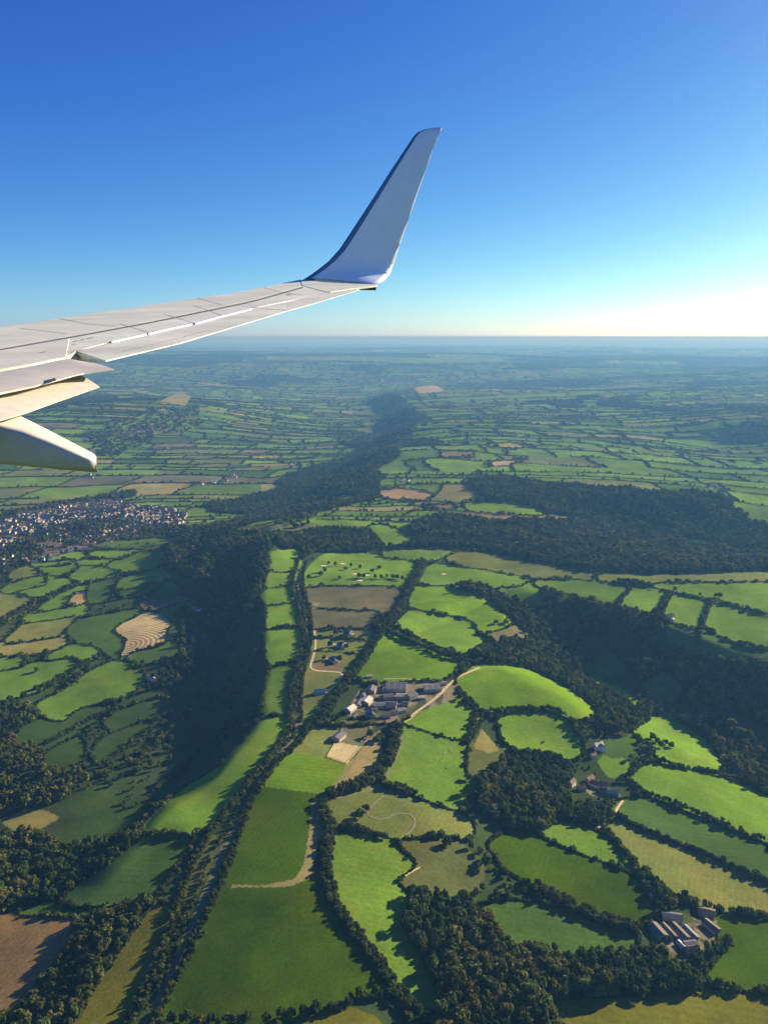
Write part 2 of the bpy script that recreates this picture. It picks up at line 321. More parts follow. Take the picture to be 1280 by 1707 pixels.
# wood name | spacing factor | size range (crown diameter m) | density | outline
WOODS = """
long bottom edge wood|9|8,14|1|680,1500 700,1490 790,1505 815,1545 845,1585 930,1595 1050,1595 1110,1610 1170,1630 1165,1650 1080,1660 900,1668 935,1707 985,1800 735,1800 735,1660 700,1597 674,1540
bottom left scrub wood|8|4,9|.9|135,1537 165,1517 240,1502 262,1492 252,1515 218,1560 180,1625 130,1690 85,1800 -60,1800 -60,1725 0,1697 45,1670 90,1610
round hamlet wood|9|8,14|1|795,1320 800,1300 850,1262 900,1256 945,1272 958,1292 940,1330 960,1350 1010,1345 1015,1368 1000,1384 930,1364 905,1384 870,1390 830,1372 800,1355
slope wood of the right valley|10|8,14|1|720,968 760,978 800,978 830,990 860,1003 880,1016 915,1040 960,1062 960,1088 1000,1102 965,1112 970,1130 1060,1178 1085,1198 1060,1213 1040,1232 1000,1215 985,1175 940,1144 900,1122 820,1108 795,1100 790,1082 850,1066 882,1062 850,1030 815,1000 760,980
dark valley bottom wood|11|8,15|.85|1060,1085 1110,1092 1180,1098 1280,1110 1340,1120 1340,1240 1280,1205 1230,1200 1200,1185 1150,1165 1130,1135 1080,1105
shaded east valley wood|11|8,14|.8|1120,1195 1200,1195 1240,1230 1280,1260 1340,1300 1340,1350 1280,1335 1240,1308 1205,1275 1180,1235
clump in the valley meadows|10|9,15|.9|1050,1105 1085,1098 1100,1120 1085,1140 1060,1130
scarp wood under the light fields|10|8,14|.9|868,984 900,984 940,1000 1000,1010 1034,1016 1060,1022 1100,1030 1100,1060 1040,1068 980,1062 920,1042 890,1012
wooded hill left of the ridge|10|9,15|1|290,902 330,893 380,885 430,890 450,905 453,940 440,962 425,1000 405,1045 385,1058 350,1010 320,965 270,942
scattered trees under the shaded scarp|19|6,12|.55|310,1000 400,1060 392,1130 385,1180 340,1250 250,1300 200,1280 320,1190 330,1120 290,1060
big forest of the middle distance|11|9,15|1|690,872 740,860 830,872 960,866 1060,880 1160,905 1280,925 1340,930 1340,952 1280,952 1200,954 1050,956 960,948 860,930 800,916 740,914 640,914 680,902
far slope of the big forest|12|9,15|.95|775,802 830,795 900,805 1000,815 1080,820 1200,826 1250,870 1340,890 1340,930 1160,905 1060,880 960,864 900,855 870,840 810,832
dark copse at the left edge|11|7,13|.8|-60,1160 0,1172 60,1184 62,1200 35,1212 24,1232 70,1252 80,1290 140,1292 150,1312 115,1332 80,1345 40,1347 0,1362 -60,1370
dark treeline under the scarp|10|7,12|.8|-60,1395 0,1390 60,1392 110,1412 170,1402 230,1378 240,1392 170,1450 90,1500 0,1522 -60,1530
belt trees between golf and far fields|10|8,13|.9|470,895 540,880 640,888 640,914 600,922 530,920 505,935 480,918 450,900
scarp wood running into the distance|13|8,14|.42|505,884 545,850 560,837 612,789 655,749 700,708 692,682 662,655 646,664 648,690 660,708 625,748 585,782 535,818 480,852 455,878
far left hill wood|13|8,14|.45|140,725 175,715 190,700 230,696 250,680 290,684 330,676 335,690 300,700 345,705 310,722 262,722 250,740 215,748 200,765 165,758
trees inside the town|13|7,12|.5|30,905 60,885 130,868 240,872 300,878 300,890 230,900 120,915 60,935 0,960 -60,975 -60,945
trees along the town's upper edge|11|8,13|.8|-60,868 0,858 100,838 180,826 225,818 228,828 150,838 60,850 0,868 -60,880
scrub below the looping track|11|5,10|.55|690,1392 760,1396 800,1420 850,1455 900,1490 985,1535 1055,1552 1055,1560 985,1542 915,1512 850,1497 795,1508 770,1470 790,1440
trees around the long barns|9|7,12|.9|1055,1445 1080,1460 1110,1490 1150,1490 1165,1500 1150,1518 1110,1520 1085,1500
lower trees around the long barns|9|7,11|.9|1068,1575 1095,1580 1115,1600 1150,1600 1180,1585 1210,1572 1225,1570 1190,1600 1165,1625 1110,1610 1065,1595
trees around the white farmhouse|12|7,12|.7|265,1100 320,1090 340,1110 310,1140 270,1150 240,1160 262,1125
trees around the long pale barn|12|7,12|.6|280,1020 315,1030 345,1060 375,1050 360,1020 350,1000 300,1010
garden trees of the main farm|12|4,8|.6|585,1190 640,1195 690,1180 735,1160 735,1170 690,1200 600,1203
golf clumps near the tree belt|11|7,11|.9|560,945 600,938 640,944 690,950 690,958 640,956 590,953
golf clumps beyond the tree belt|11|7,11|.8|740,955 800,960 860,968 850,972 780,972 735,968
"""
# tree belts: name | crown range | rows | step factor | outline
BELTS = """
left belt of the ridge lane|4,7|1|.6|500,930 490,960 486,985 497,1010 504,1040 506,1070 499,1100 487,1140 484,1190 485,1222 460,1248 418,1300 383,1345
right belt of the ridge lane|3,5|1|.6|511,935 503,970 515,1010 521,1045 518,1080 508,1110 502,1150 501,1204
lower left belt of the lane|3,6|2|.75|383,1345 352,1388 322,1436 300,1500 277,1570 243,1650 215,1707 180,1790
lower right belt of the lane|3,6|2|.7|520,1212 496,1242 460,1272 434,1312 410,1352 397,1400 374,1460 344,1530 310,1600 280,1660 258,1707 215,1790
middle belt of the lane|3,5|1|1.6|400,1340 378,1385 350,1425 325,1500 295,1580 265,1650
tree belt between plots and bright fields|6,11|2|.7|705,935 690,970 672,1010 642,1045 626,1070 601,1110 575,1140 547,1184 525,1207
belt between the two bright fields|7,11|1|.7|645,1053 700,1078 750,1098 795,1108
treeline bending round the tan ground|7,11|2|.7|662,1212 657,1250 637,1288 602,1310 548,1326
treeline down the largest dark field|5,8|2|.65|538,1338 547,1380 550,1405 543,1440 548,1480 562,1520 602,1567 640,1620 662,1650 690,1685
treeline under the looping track|6,9|1|.7|560,1382 600,1384 640,1398
bottom edge treeline|6,10|1|.9|290,1704 400,1702 480,1697 560,1682 600,1664 650,1655 690,1690 720,1707
treeline above the olive yellow field|6,10|1|.8|1165,1640 1200,1648 1280,1658 1340,1662
treeline of the darkest strip's upper side|5,8|1|.75|1060,1322 1100,1330 1180,1366 1280,1406 1340,1428
treeline of the darkest strip's lower side|5,8|1|.75|1020,1360 1080,1388 1180,1428 1280,1474 1340,1500
treeline left of the light strip|5,9|1|.75|1005,1380 1040,1420 1075,1465 1110,1495 1190,1520 1280,1530
treeline under the green field by the barns|7,10|2|.7|890,1480 950,1512 1000,1534 1060,1552
treeline between hamlet and bright field|6,9|1|.8|1075,1250 1100,1275 1200,1292 1270,1315
east valley treeline with a pale edge|7,11|1|.7|1210,1205 1225,1235 1260,1265 1290,1290
left climbing hedge trees|6,9|2|.7|1118,990 1105,1010 1095,1040 1090,1075
right climbing hedge trees|5,8|1|.7|1186,1004 1176,1025 1168,1050 1162,1075
short climbing hedge trees|6,9|1|.7|1050,985 1035,1000 1030,1020
diagonal lane trees|4,7|1|1.2|1035,975 1090,982 1150,995 1200,1003 1280,1026
trees at the diagonal lane corner|7,10|2|.7|1030,970 1060,972 1085,978
row along the pale farm track|5,9|1|.9|768,1166 795,1185 790,1210 778,1240
hedge trees over the round wood|6,9|1|.7|800,1188 850,1186 905,1182 925,1184 950,1200 970,1215
trees beside the looping track|6,8|2|.7|640,1310 670,1318 690,1325
bushy stream trees|7,11|2|.8|-20,1050 30,1022 70,1000 110,985 128,972
scarp foot tree row|6,9|1|1.1|390,1160 380,1200 365,1240 350,1250
bright tree row in the scarp shadow|6,9|1|.8|320,1185 290,1215 250,1250 225,1275
lower bright tree row in the scarp shadow|5,8|1|.9|330,1255 300,1290 255,1320
hedge trees left of the sloping field|6,9|1|.8|240,1385 210,1410 160,1440 90,1490
treeline under the broad green pasture|6,9|1|1|200,1180 150,1200 110,1225 80,1240
bushes under the big open pasture|7,11|1|.8|60,1150 100,1135 140,1110 165,1095
"""
# ------------------------------------------------------------------ materials
def mat(name):
    m = bpy.data.materials.new(name); m.use_nodes = True
    nt = m.node_tree; b = nt.nodes['Principled BSDF']
    b.inputs['Roughness'].default_value = .9; b.inputs['Specular IOR Level'].default_value = .12
    return m, nt, b
def node(nt, t, **kw):
    n = nt.nodes.new(t)
    for k, v in kw.items():
        if k in n.inputs.keys() if hasattr(n.inputs, 'keys') else False: n.inputs[k].default_value = v
        else: setattr(n, k, v)
    return n
def noise_mul(nt, src, scale, lo, hi, detail=4, rough=.6, vec=None):
    """colour socket times a noise between lo and hi"""
    n = node(nt, 'ShaderNodeTexNoise'); n.inputs['Scale'].default_value = scale; n.inputs['Detail'].default_value = detail; n.inputs['Roughness'].default_value = rough
    if vec: nt.links.new(vec, n.inputs['Vector'])
    r = node(nt, 'ShaderNodeMapRange'); r.inputs['From Min'].default_value = .32; r.inputs['From Max'].default_value = .68
    r.inputs['To Min'].default_value = lo; r.inputs['To Max'].default_value = hi
    nt.links.new(n.outputs['Fac'], r.inputs['Value'])
    x = node(nt, 'ShaderNodeVectorMath'); x.operation = 'SCALE'
    nt.links.new(src, x.inputs[0]); nt.links.new(r.outputs[0], x.inputs['Scale'])
    return x.outputs[0]
def ground_material(name, rows=None):
    m, nt, b = mat(name)
    a = node(nt, 'ShaderNodeAttribute'); a.attribute_name = 'Col'
    g = node(nt, 'ShaderNodeNewGeometry'); pos = g.outputs['Position']
    c = noise_mul(nt, a.outputs['Color'], .0075, .74, 1.2, 4, .55, pos)
    c = noise_mul(nt, c, .035, .86, 1.14, 5, .65, pos)
    c = noise_mul(nt, c, .32, .80, 1.2, 3, .7, pos)
    # dry patches: a drift towards straw
    n = node(nt, 'ShaderNodeTexNoise'); n.inputs['Scale'].default_value = .011; n.inputs['Detail'].default_value = 6; n.inputs['Roughness'].default_value = .65
    nt.links.new(pos, n.inputs['Vector'])
    r = node(nt, 'ShaderNodeMapRange'); r.inputs['From Min'].default_value = .52; r.inputs['From Max'].default_value = .75; r.inputs['To Max'].default_value = .65
    nt.links.new(n.outputs['Fac'], r.inputs['Value'])
    mx = node(nt, 'ShaderNodeMix'); mx.data_type = 'RGBA'
    wm = node(nt, 'ShaderNodeMix'); wm.data_type = 'RGBA'; wm.blend_type = 'MULTIPLY'; wm.inputs['Factor'].default_value = 1
    wm.inputs[7].default_value = (1.55, 1.0, 1.1, 1); nt.links.new(c, wm.inputs[6])
    nt.links.new(r.outputs[0], mx.inputs['Factor']); nt.links.new(c, mx.inputs[6]); nt.links.new(wm.outputs[2], mx.inputs[7])
    c = mx.outputs[2]
    if rows:
        w = node(nt, 'ShaderNodeTexWave'); w.wave_type = 'RINGS' if rows.get('rings') else 'BANDS'; w.inputs['Scale'].default_value = rows['scale']; w.rings_direction = 'Z'
        w.inputs['Distortion'].default_value = rows.get('dist', 3); w.inputs['Detail'].default_value = 2; w.inputs['Detail Scale'].default_value = .25
        mp = node(nt, 'ShaderNodeMapping'); mp.inputs['Rotation'].default_value = (0, 0, rows['rot']); mp.inputs['Location'].default_value = rows.get('loc', (0, 0, 0))
        nt.links.new(pos, mp.inputs['Vector']); nt.links.new(mp.outputs[0], w.inputs['Vector'])
        r2 = node(nt, 'ShaderNodeMapRange'); r2.inputs['To Min'].default_value = rows['lo']; r2.inputs['To Max'].default_value = rows['hi']
        nt.links.new(w.outputs['Fac'], r2.inputs['Value'])
        x = node(nt, 'ShaderNodeVectorMath'); x.operation = 'SCALE'; nt.links.new(c, x.inputs[0]); nt.links.new(r2.outputs[0], x.inputs['Scale']); c = x.outputs[0]
    nt.links.new(c, b.inputs['Base Color'])
    bp = node(nt, 'ShaderNodeBump'); bp.inputs['Strength'].default_value = .5; bp.inputs['Distance'].default_value = .5
    n3 = node(nt, 'ShaderNodeTexNoise'); n3.inputs['Scale'].default_value = .45; n3.inputs['Detail'].default_value = 4; nt.links.new(pos, n3.inputs['Vector'])
    nt.links.new(n3.outputs['Fac'], bp.inputs['Height']); nt.links.new(bp.outputs[0], b.inputs['Normal'])
    b.inputs['Roughness'].default_value = 1; b.inputs['Specular IOR Level'].default_value = 0
    return m
GROUND = ground_material('meadow_ground')
ROWS = [ground_material('meadow_rows_a', dict(scale=.055, rot=.4, lo=.95, hi=1.03)), ground_material('meadow_rows_b', dict(scale=.04, rot=1.7, lo=.95, hi=1.04, dist=5))]
_sc = unproject([212], [1075])[0]
STUBBLE = ground_material('stubble_rows', dict(scale=.036, rot=0, rings=True, loc=(-_sc[0], -_sc[1], 0), lo=.5, hi=1.2, dist=3.5))

def leaf_material(name, col, var=.45):
    m, nt, b = mat(name)
    o = node(nt, 'ShaderNodeObjectInfo'); g = node(nt, 'ShaderNodeNewGeometry')
    r = node(nt, 'ShaderNodeMapRange'); r.inputs['To Min'].default_value = 1 - var; r.inputs['To Max'].default_value = 1 + var
    nt.links.new(o.outputs['Random'], r.inputs['Value'])
    c = node(nt, 'ShaderNodeRGB'); c.outputs[0].default_value = (*col, 1)
    x = node(nt, 'ShaderNodeVectorMath'); x.operation = 'SCALE'; nt.links.new(c.outputs[0], x.inputs[0]); nt.links.new(r.outputs[0], x.inputs['Scale'])
    r2 = node(nt, 'ShaderNodeMapRange'); r2.inputs['To Min'].default_value = .6; r2.inputs['To Max'].default_value = 1.4
    nt.links.new(g.outputs['Random Per Island'], r2.inputs['Value'])
    y = node(nt, 'ShaderNodeVectorMath'); y.operation = 'SCALE'; nt.links.new(x.outputs[0], y.inputs[0]); nt.links.new(r2.outputs[0], y.inputs['Scale'])
    h = node(nt, 'ShaderNodeMix'); h.data_type = 'RGBA'; h.blend_type = 'MULTIPLY'; h.inputs[7].default_value = (1.22, 1.0, .85, 1)
    mm = node(nt, 'ShaderNodeMath'); mm.operation = 'MULTIPLY'; mm.inputs[1].default_value = 7.31; nt.links.new(o.outputs['Random'], mm.inputs[0])
    fr = node(nt, 'ShaderNodeMath'); fr.operation = 'FRACT'; nt.links.new(mm.outputs[0], fr.inputs[0])
    nt.links.new(fr.outputs[0], h.inputs['Factor']); nt.links.new(y.outputs[0], h.inputs[6])
    nt.links.new(h.outputs[2], b.inputs['Base Color'])
    t = node(nt, 'ShaderNodeBsdfTranslucent'); nt.links.new(h.outputs[2], t.inputs['Color'])
    ms = node(nt, 'ShaderNodeMixShader'); ms.inputs[0].default_value = .3
    out = nt.nodes['Material Output']
    nt.links.new(b.outputs[0], ms.inputs[1]); nt.links.new(t.outputs[0], ms.inputs[2]); nt.links.new(ms.outputs[0], out.inputs['Surface'])
    return m
LEAF = [leaf_material('leaf_dark_green', (.045, .076, .013)), leaf_material('leaf_mid_green', (.068, .102, .016)),
        leaf_material('leaf_olive', (.108, .120, .024)), leaf_material('leaf_deep', (.034, .061, .012))]
def plain(name, col, rough=.85, lo=.85, hi=1.12, scale=.6, spec=.15):
    m, nt, b = mat(name)
    c = node(nt, 'ShaderNodeRGB'); c.outputs[0].default_value = (*col, 1)
    tc = node(nt, 'ShaderNodeNewGeometry')
    k = noise_mul(nt, c.outputs[0], scale, lo, hi, 5, .65, tc.outputs['Position'])
    nt.links.new(k, b.inputs['Base Color']); b.inputs['Roughness'].default_value = rough; b.inputs['Specular IOR Level'].default_value = spec
    return m
BARK = plain('bark', (.07, .055, .04))
ROAD = plain('lane_tarmac', (.15, .13, .075), .9, .8, 1.15, .2)
DULL = plain('grassy_track', (.17, .155, .085), .95, .8, 1.15, .2)
VERGE = plain('rough_verge', (.10, .115, .04), .95, .7, 1.25, .15)
TRACK = plain('gravel_track', (.48, .38, .22), .95, .75, 1.15, .2)
SAND = plain('bunker_sand', (.62, .56, .42))
SLATE = plain('slate_roof', (.11, .115, .13), .7, .75, 1.25, .5)
TINROOF = plain('sheet_roof_grey', (.165, .165, .165), .6, .75, 1.2, .3)
PALEROOF = plain('pale_sheet_roof', (.44, .41, .34), .6, .8, 1.1, .3)
TILE = plain('tile_roof_brown', (.17, .12, .09), .85, .7, 1.25, .5)
RUSTROOF = plain('weathered_sheet_roof', (.15, .12, .085), .8, .7, 1.2, .3)
WHITEW = plain('white_render', (.62, .59, .53))
TOWNW = plain('town_cream_render', (.45, .41, .35))
STONE = plain('stone_wall', (.36, .31, .24), .9, .7, 1.2, .8)
BRICKW = plain('brick_wall', (.33, .2, .14), .9, .8, 1.2, .8)
GLASS = plain('window_glass', (.03, .035, .045), .15, .9, 1.1, 1, .5)
DOORM = plain('door_paint', (.09, .07, .05))
FENCE = plain('fence_timber', (.50, .42, .28))
WOOL = plain('sheep_wool', (.68, .64, .55))
def paint_material(name, col, rough, grime=.15):
    m, nt, b = mat(name)
    g = node(nt, 'ShaderNodeNewGeometry'); pos = g.outputs['Position']
    c = node(nt, 'ShaderNodeRGB'); c.outputs[0].default_value = (*col, 1)
    mp = node(nt, 'ShaderNodeMapping'); mp.inputs['Scale'].default_value = (.7, 2.4, 1); nt.links.new(pos, mp.inputs['Vector'])
    k = noise_mul(nt, c.outputs[0], 1.1, 1 - grime, 1.05, 7, .65, mp.outputs[0])
    k = noise_mul(nt, k, 9, 1 - grime * .5, 1.03, 4, .7, mp.outputs[0])
    nt.links.new(k, b.inputs['Base Color']); b.inputs['Roughness'].default_value = rough; b.inputs['Specular IOR Level'].default_value = .4
    return m
WPAINT = paint_material('wing_grey_paint', (.79, .79, .60), .42, .22)
WPALE = paint_material('wing_pale_paint', (.84, .85, .66), .45, .26)
WLET = paint_material('winglet_white_paint', (.76, .83, .92), .35, .04)
WLEAD = paint_material('winglet_edge_sky_reflection', (.10, .20, .36), .35, .1)  # sky reflected in the metal leading edge, painted as a blue base colour
WDARK = paint_material('slot_dark_grey', (.05, .05, .055), .4, .1)
WSEAM = paint_material('wing_seam_dark', (.16, .16, .17), .7, .2)
WLINE = paint_material('wing_seam_grey', (.46, .45, .42), .7, .2)
WFLAP = paint_material('flap_cream_paint', (.58, .55, .47), .5, .26)

# ------------------------------------------------------------------ object helpers
def tag(o, label=None, cat=None, group=None, kind=None):
    if label: o['label'] = label
    if cat: o['category'] = cat
    if group: o['group'] = group
    if kind: o['kind'] = kind
    return o
def link(name, me, parent=None):
    o = bpy.data.objects.new(name, me); COL.objects.link(o)
    if parent is not None: o.parent = parent
    return o
def empty(name, loc, rz=0):
    o = bpy.data.objects.new(name, None); COL.objects.link(o); o.location = loc; o.rotation_euler = (0, 0, rz); o.empty_display_size = 1
    return o
def npmesh(name, V, F, mats, midx=None, smooth=False):
    """V (n,3); F (m,k) array of k-gons or list of such arrays"""
    me = bpy.data.meshes.new(name)
    Fs = F if isinstance(F, list) else [F]
    Fs = [np.asarray(f, np.int32) for f in Fs if len(f)]
    me.vertices.add(len(V)); me.vertices.foreach_set('co', np.asarray(V, np.float32).ravel())
    loops = np.concatenate([f.ravel() for f in Fs]); tot = np.concatenate([np.full(len(f), f.shape[1], np.int32) for f in Fs])
    me.loops.add(len(loops)); me.loops.foreach_set('vertex_index', loops)
    st = np.concatenate([[0], np.cumsum(tot)[:-1]]).astype(np.int32)
    me.polygons.add(len(tot)); me.polygons.foreach_set('loop_start', st); me.polygons.foreach_set('loop_total', tot)
    for m in (mats if isinstance(mats, (list, tuple)) else [mats]): me.materials.append(m)
    if midx is not None: me.polygons.foreach_set('material_index', np.asarray(midx, np.int32))
    me.polygons.foreach_set('use_smooth', np.full(len(tot), smooth))
    me.update(calc_edges=True)
    return me

# ------------------------------------------------------------------ parse the traced data
fields = []
for ln in FIELDS.strip().splitlines():
    d, c, h, p = ln.split('|'); P = pts(p)
    P = grow(P, 2.1)
    if len(P) > 4 and c not in ('stubble',): P = smooth_poly(P, 1)
    fields.append(dict(desc=d, col=c, hedge=int(h), poly=P, stub=c == 'stubble'))
PAL['stubble'] = PAL['pale']; PAL['yard'] = (.19, .165, .10)
YARDS = [("pale trodden yard of the main farm", "598,1152 640,1140 742,1134 764,1142 757,1166 702,1186 662,1206 588,1201 574,1186 590,1166"),
         ("earth yard between the long barns", "1086,1530 1140,1522 1168,1530 1195,1535 1190,1570 1160,1590 1120,1604 1080,1578"),
         ("pale yard at the tree edge below the long barns", "1115,1602 1150,1598 1165,1608 1148,1622 1118,1618"),
         ("pale yard of the hamlet in the round wood", "960,1312 985,1306 1010,1312 1036,1326 1020,1332 985,1326"),
         ("pale yard at the field gate by the lane", "517,1006 533,1005 531,1013 518,1014")]
for d, p in YARDS: fields.insert(0, dict(desc=d, col='yard', hedge=0, poly=pts(p), stub=False, yard=True))
woods = []
for ln in WOODS.strip().splitlines():
    n, s, r, d, p = ln.split('|'); woods.append(dict(name=n, sp=float(s), size=[float(a) for a in r.split(',')], den=float(d), poly=smooth_poly(pts(p), 1)))
belts = []
for ln in BELTS.strip().splitlines():
    n, r, k, s, p = ln.split('|'); belts.append(dict(name=n, size=[float(a) for a in r.split(',')], rows=int(k), sf=float(s), line=smooth_poly(pts(p), 2, False)))
TOWN = [pts("-60,880 0,870 60,846 130,834 200,836 250,848 262,858 200,868 150,872 110,890 60,903 20,930 0,950 -60,985"), pts("100,895 150,884 235,884 232,893 150,912 100,925 40,945 30,935 60,915"),
        pts("150,860 200,846 270,846 312,856 300,874 262,884 200,882 150,884")]

U0, V0, UW, VHH = -80, 560, 1440, 1245
_ru, _rv = np.meshgrid(np.arange(UW) + U0 + .5, np.arange(VHH) + V0 + .5); _ru = _ru.ravel(); _rv = _rv.ravel()
def _raster(polys):
    L = np.full(UW * VHH, -1, np.int32)
    for i, P in polys:
        a0, b0 = P.min(0).astype(int); a1, b1 = P.max(0).astype(int) + 2
        uu, vv = np.meshgrid(np.arange(max(a0, U0), min(a1, U0 + UW)) + .5, np.arange(max(b0, V0), min(b1, V0 + VHH)) + .5)
        if uu.size == 0: continue
        m = inpoly(uu.ravel(), vv.ravel(), P); q = (vv.ravel()[m] - .5 - V0).astype(int) * UW + (uu.ravel()[m] - .5 - U0).astype(int); L[q] = i
    return L.reshape(VHH, UW)
RF = _raster([(i, fields[i]['poly']) for i in range(len(fields) - 1, -1, -1)]); RW = _raster([(i, w['poly']) for i, w in enumerate(woods)])
RT = _raster([(i, t) for i, t in enumerate(TOWN)])
# neighbouring fields meet along one hedge: let every field creep up to its neighbour
for step in range(13):
    N = RF.copy()
    lim = (np.arange(VHH)[:, None] + V0 > 918) & (step < np.interp(np.arange(VHH) + V0, [918, 1000, 1300, 1700], [4, 6, 10, 13])[:, None]) & (RW < 0) & (RT < 0) & (RF < 0)
    for ax, sh in ((0, 1), (0, -1), (1, 1), (1, -1)):
        S_ = np.roll(RF, sh, ax); m = lim & (N < 0) & (S_ >= 0)
        yd = np.isin(S_, [i for i, q in enumerate(fields) if q.get('yard') or (not q['hedge'] and q['col'] in ('tan', 'worn', 'pale', 'g5', 'brown'))]); N[m & ~yd] = S_[m & ~yd]
    RF = N
def _look(R, u, v):
    x, y = np.floor(u).astype(int) - U0, np.floor(v).astype(int) - V0; ok = (x >= 0) & (x < UW) & (y >= 0) & (y < VHH)
    return np.where(ok, R[np.clip(y, 0, VHH - 1), np.clip(x, 0, UW - 1)], -1)
def labels_at(u, v): return _look(RF, u, v)
def wood_at(u, v): return _look(RW, u, v)
def town_at(u, v):
    b = np.zeros(len(u), bool)
    for t in TOWN: b |= inpoly(u, v, t)
    return b

# ------------------------------------------------------------------ patchwork beyond the traced country
_yr = np.random.default_rng(5)
YB = 600 + np.concatenate([[0], np.cumsum(60 + 190 * _yr.random(420) ** 1.5)])
WK = _yr.uniform(95, 380, 422)
def warp(x, y):
    return (x + 420 * (fbm(x / 1300, y / 1300, 3, 21) - .5) + 1500 * (vnoise(x / 3700, y / 3700, 25) - .5) + 90 * (fbm(x / 260, y / 260, 2, 23) - .5),
            y + 700 * (fbm(x / 1500, y / 1500, 3, 31) - .5) + 1900 * (vnoise(x / 3300, y / 3300, 35) - .5) + 110 * (fbm(x / 300, y / 300, 2, 33) - .5))
def _bx(k, j): return (j + .75 * (_hash(np.asarray(k, float), np.asarray(j, float), 77) - .5)) * WK[np.clip(k, 0, 421)]
def patch(x, y):
    lx, ly = warp(x, y)
    k = np.clip(np.searchsorted(YB, ly) - 1, 0, 420)
    j = np.floor(lx / WK[k])
    j = np.where(lx < _bx(k, j), j - 1, np.where(lx >= _bx(k, j + 1), j + 1, j))
    return k, j
PC = np.array([PAL[c] for c in ('g1', 'g2', 'g2', 'g1', 'g4', 'g2', 'g3', 'g1', 'g4', 'g2', 'g5', 'g2', 'grey', 'g1', 'g2', 'g3', 'g1', 'g3', 'g2', 'g4', 'g3', 'g2', 'g2', 'g1', 'g4', 'g2', 'g1', 'g5', 'g2', 'g4', 'g1')])
def far_wood(x, y):
    r = np.hypot(x, y)
    sl = (height(x + 70, y) - height(x - 70, y)) / 140
    n = fbm(x / 1500, y / 1500, 4, 51)
    return ((n + .9 * np.clip(sl, -.05, .3) + .04 * sstep(5000, 14000, r)) > .615) & (r > 1500)

# ------------------------------------------------------------------ ground sheet: rings and rays, finer where it is nearer the window
vs = np.concatenate([np.arange(570.2, 640, .8), np.arange(640, 740, 1.0), np.arange(740, 1000, 1.4), np.arange(1000, 1780, 2.0)])
rr = CAMZ / np.tan(depression(vs)); rr = np.concatenate([[95000.0], rr, np.linspace(rr[-1] * .97, 6, 14)])
aa = np.concatenate([np.arange(-.52, .5201, .00155)])
aa = np.concatenate([np.linspace(-math.pi, -.75, 60), np.arange(-.74, -.521, .006), aa, np.arange(.526, .745, .006), np.linspace(.75, math.pi, 60)])
NA, NR = len(aa), len(rr)
GX = (rr[:, None] * np.sin(aa)[None]).ravel(); GY = (rr[:, None] * np.cos(aa)[None]).ravel()
GZ = height(GX, GY)
GP = np.stack([GX, GY, GZ], -1)
gr = np.hypot(GX, GY)
P3 = GP.copy(); P3[:, 2] += CAMZ * 0
gu, gv, gd = project(GP + np.array([0, 0, 0]))
front = (gd > 0) & (np.abs(np.arctan2(GX, GY)) < .8)
gu = np.where(front, gu, -9999)
LAB = labels_at(gu, gv); WLAB = wood_at(gu, gv); TLAB = town_at(gu, gv)
colr = np.empty((len(GX), 3))
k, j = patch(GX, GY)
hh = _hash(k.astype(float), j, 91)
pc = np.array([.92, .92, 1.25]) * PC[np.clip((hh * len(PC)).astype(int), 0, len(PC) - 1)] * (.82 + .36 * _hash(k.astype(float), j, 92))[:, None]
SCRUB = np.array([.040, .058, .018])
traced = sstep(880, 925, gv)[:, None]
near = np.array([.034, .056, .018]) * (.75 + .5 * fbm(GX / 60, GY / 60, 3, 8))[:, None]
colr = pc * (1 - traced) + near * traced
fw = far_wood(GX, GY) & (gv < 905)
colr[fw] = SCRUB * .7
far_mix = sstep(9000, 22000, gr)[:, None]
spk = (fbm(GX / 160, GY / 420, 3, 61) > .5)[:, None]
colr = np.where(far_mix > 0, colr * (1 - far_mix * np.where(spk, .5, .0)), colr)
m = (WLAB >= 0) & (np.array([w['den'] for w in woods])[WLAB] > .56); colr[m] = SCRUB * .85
colr[TLAB] = np.array([.085, .082, .055]) * (.7 + .6 * fbm(GX[TLAB] / 20, GY[TLAB] / 20, 2, 13))[:, None]
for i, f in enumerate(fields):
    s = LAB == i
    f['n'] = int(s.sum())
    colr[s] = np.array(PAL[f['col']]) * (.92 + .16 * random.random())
    if f.get('yard'):
        q = np.nonzero(s)[0]; a = sstep(.42, .58, fbm(GX[q] / 13, GY[q] / 13, 3, 19 + i))[:, None]; colr[q] = colr[q] * (1 - a) + np.array([.055, .070, .025]) * a
ia = np.arange(NR - 1)[:, None] * NA + np.arange(NA - 1)[None]
QF = np.stack([ia, ia + 1, ia + 1 + NA, ia + NA], -1).reshape(-1, 4)
wrap = np.stack([np.arange(NR - 1) * NA + NA - 1, np.arange(NR - 1) * NA, np.arange(NR - 1) * NA + NA, np.arange(NR - 1) * NA + NA - 1 + NA], -1)
fl = LAB[QF[:, 0]]
fvv = gv[QF[:, 0]]
sizes = np.bincount(fl[fl >= 0], minlength=len(fields))
def sheet(name, F, material):
    used, inv = np.unique(F, return_inverse=True)
    me = npmesh(name, GP[used], inv.reshape(F.shape), material, smooth=True)
    ca = me.color_attributes.new('Col', 'FLOAT_COLOR', 'POINT')
    ca.data.foreach_set('color', np.concatenate([colr[used], np.ones((len(used), 1))], 1).astype(np.float32).ravel())
    return link(name, me)
bigf = [i for i in range(len(fields)) if sizes[i] > 25]
own = np.isin(fl, bigf)
g = sheet('ground', np.concatenate([QF[~own], wrap]), GROUND)
tag(g, 'rolling green farmland reaching to the hazy horizon', 'ground', kind='structure')
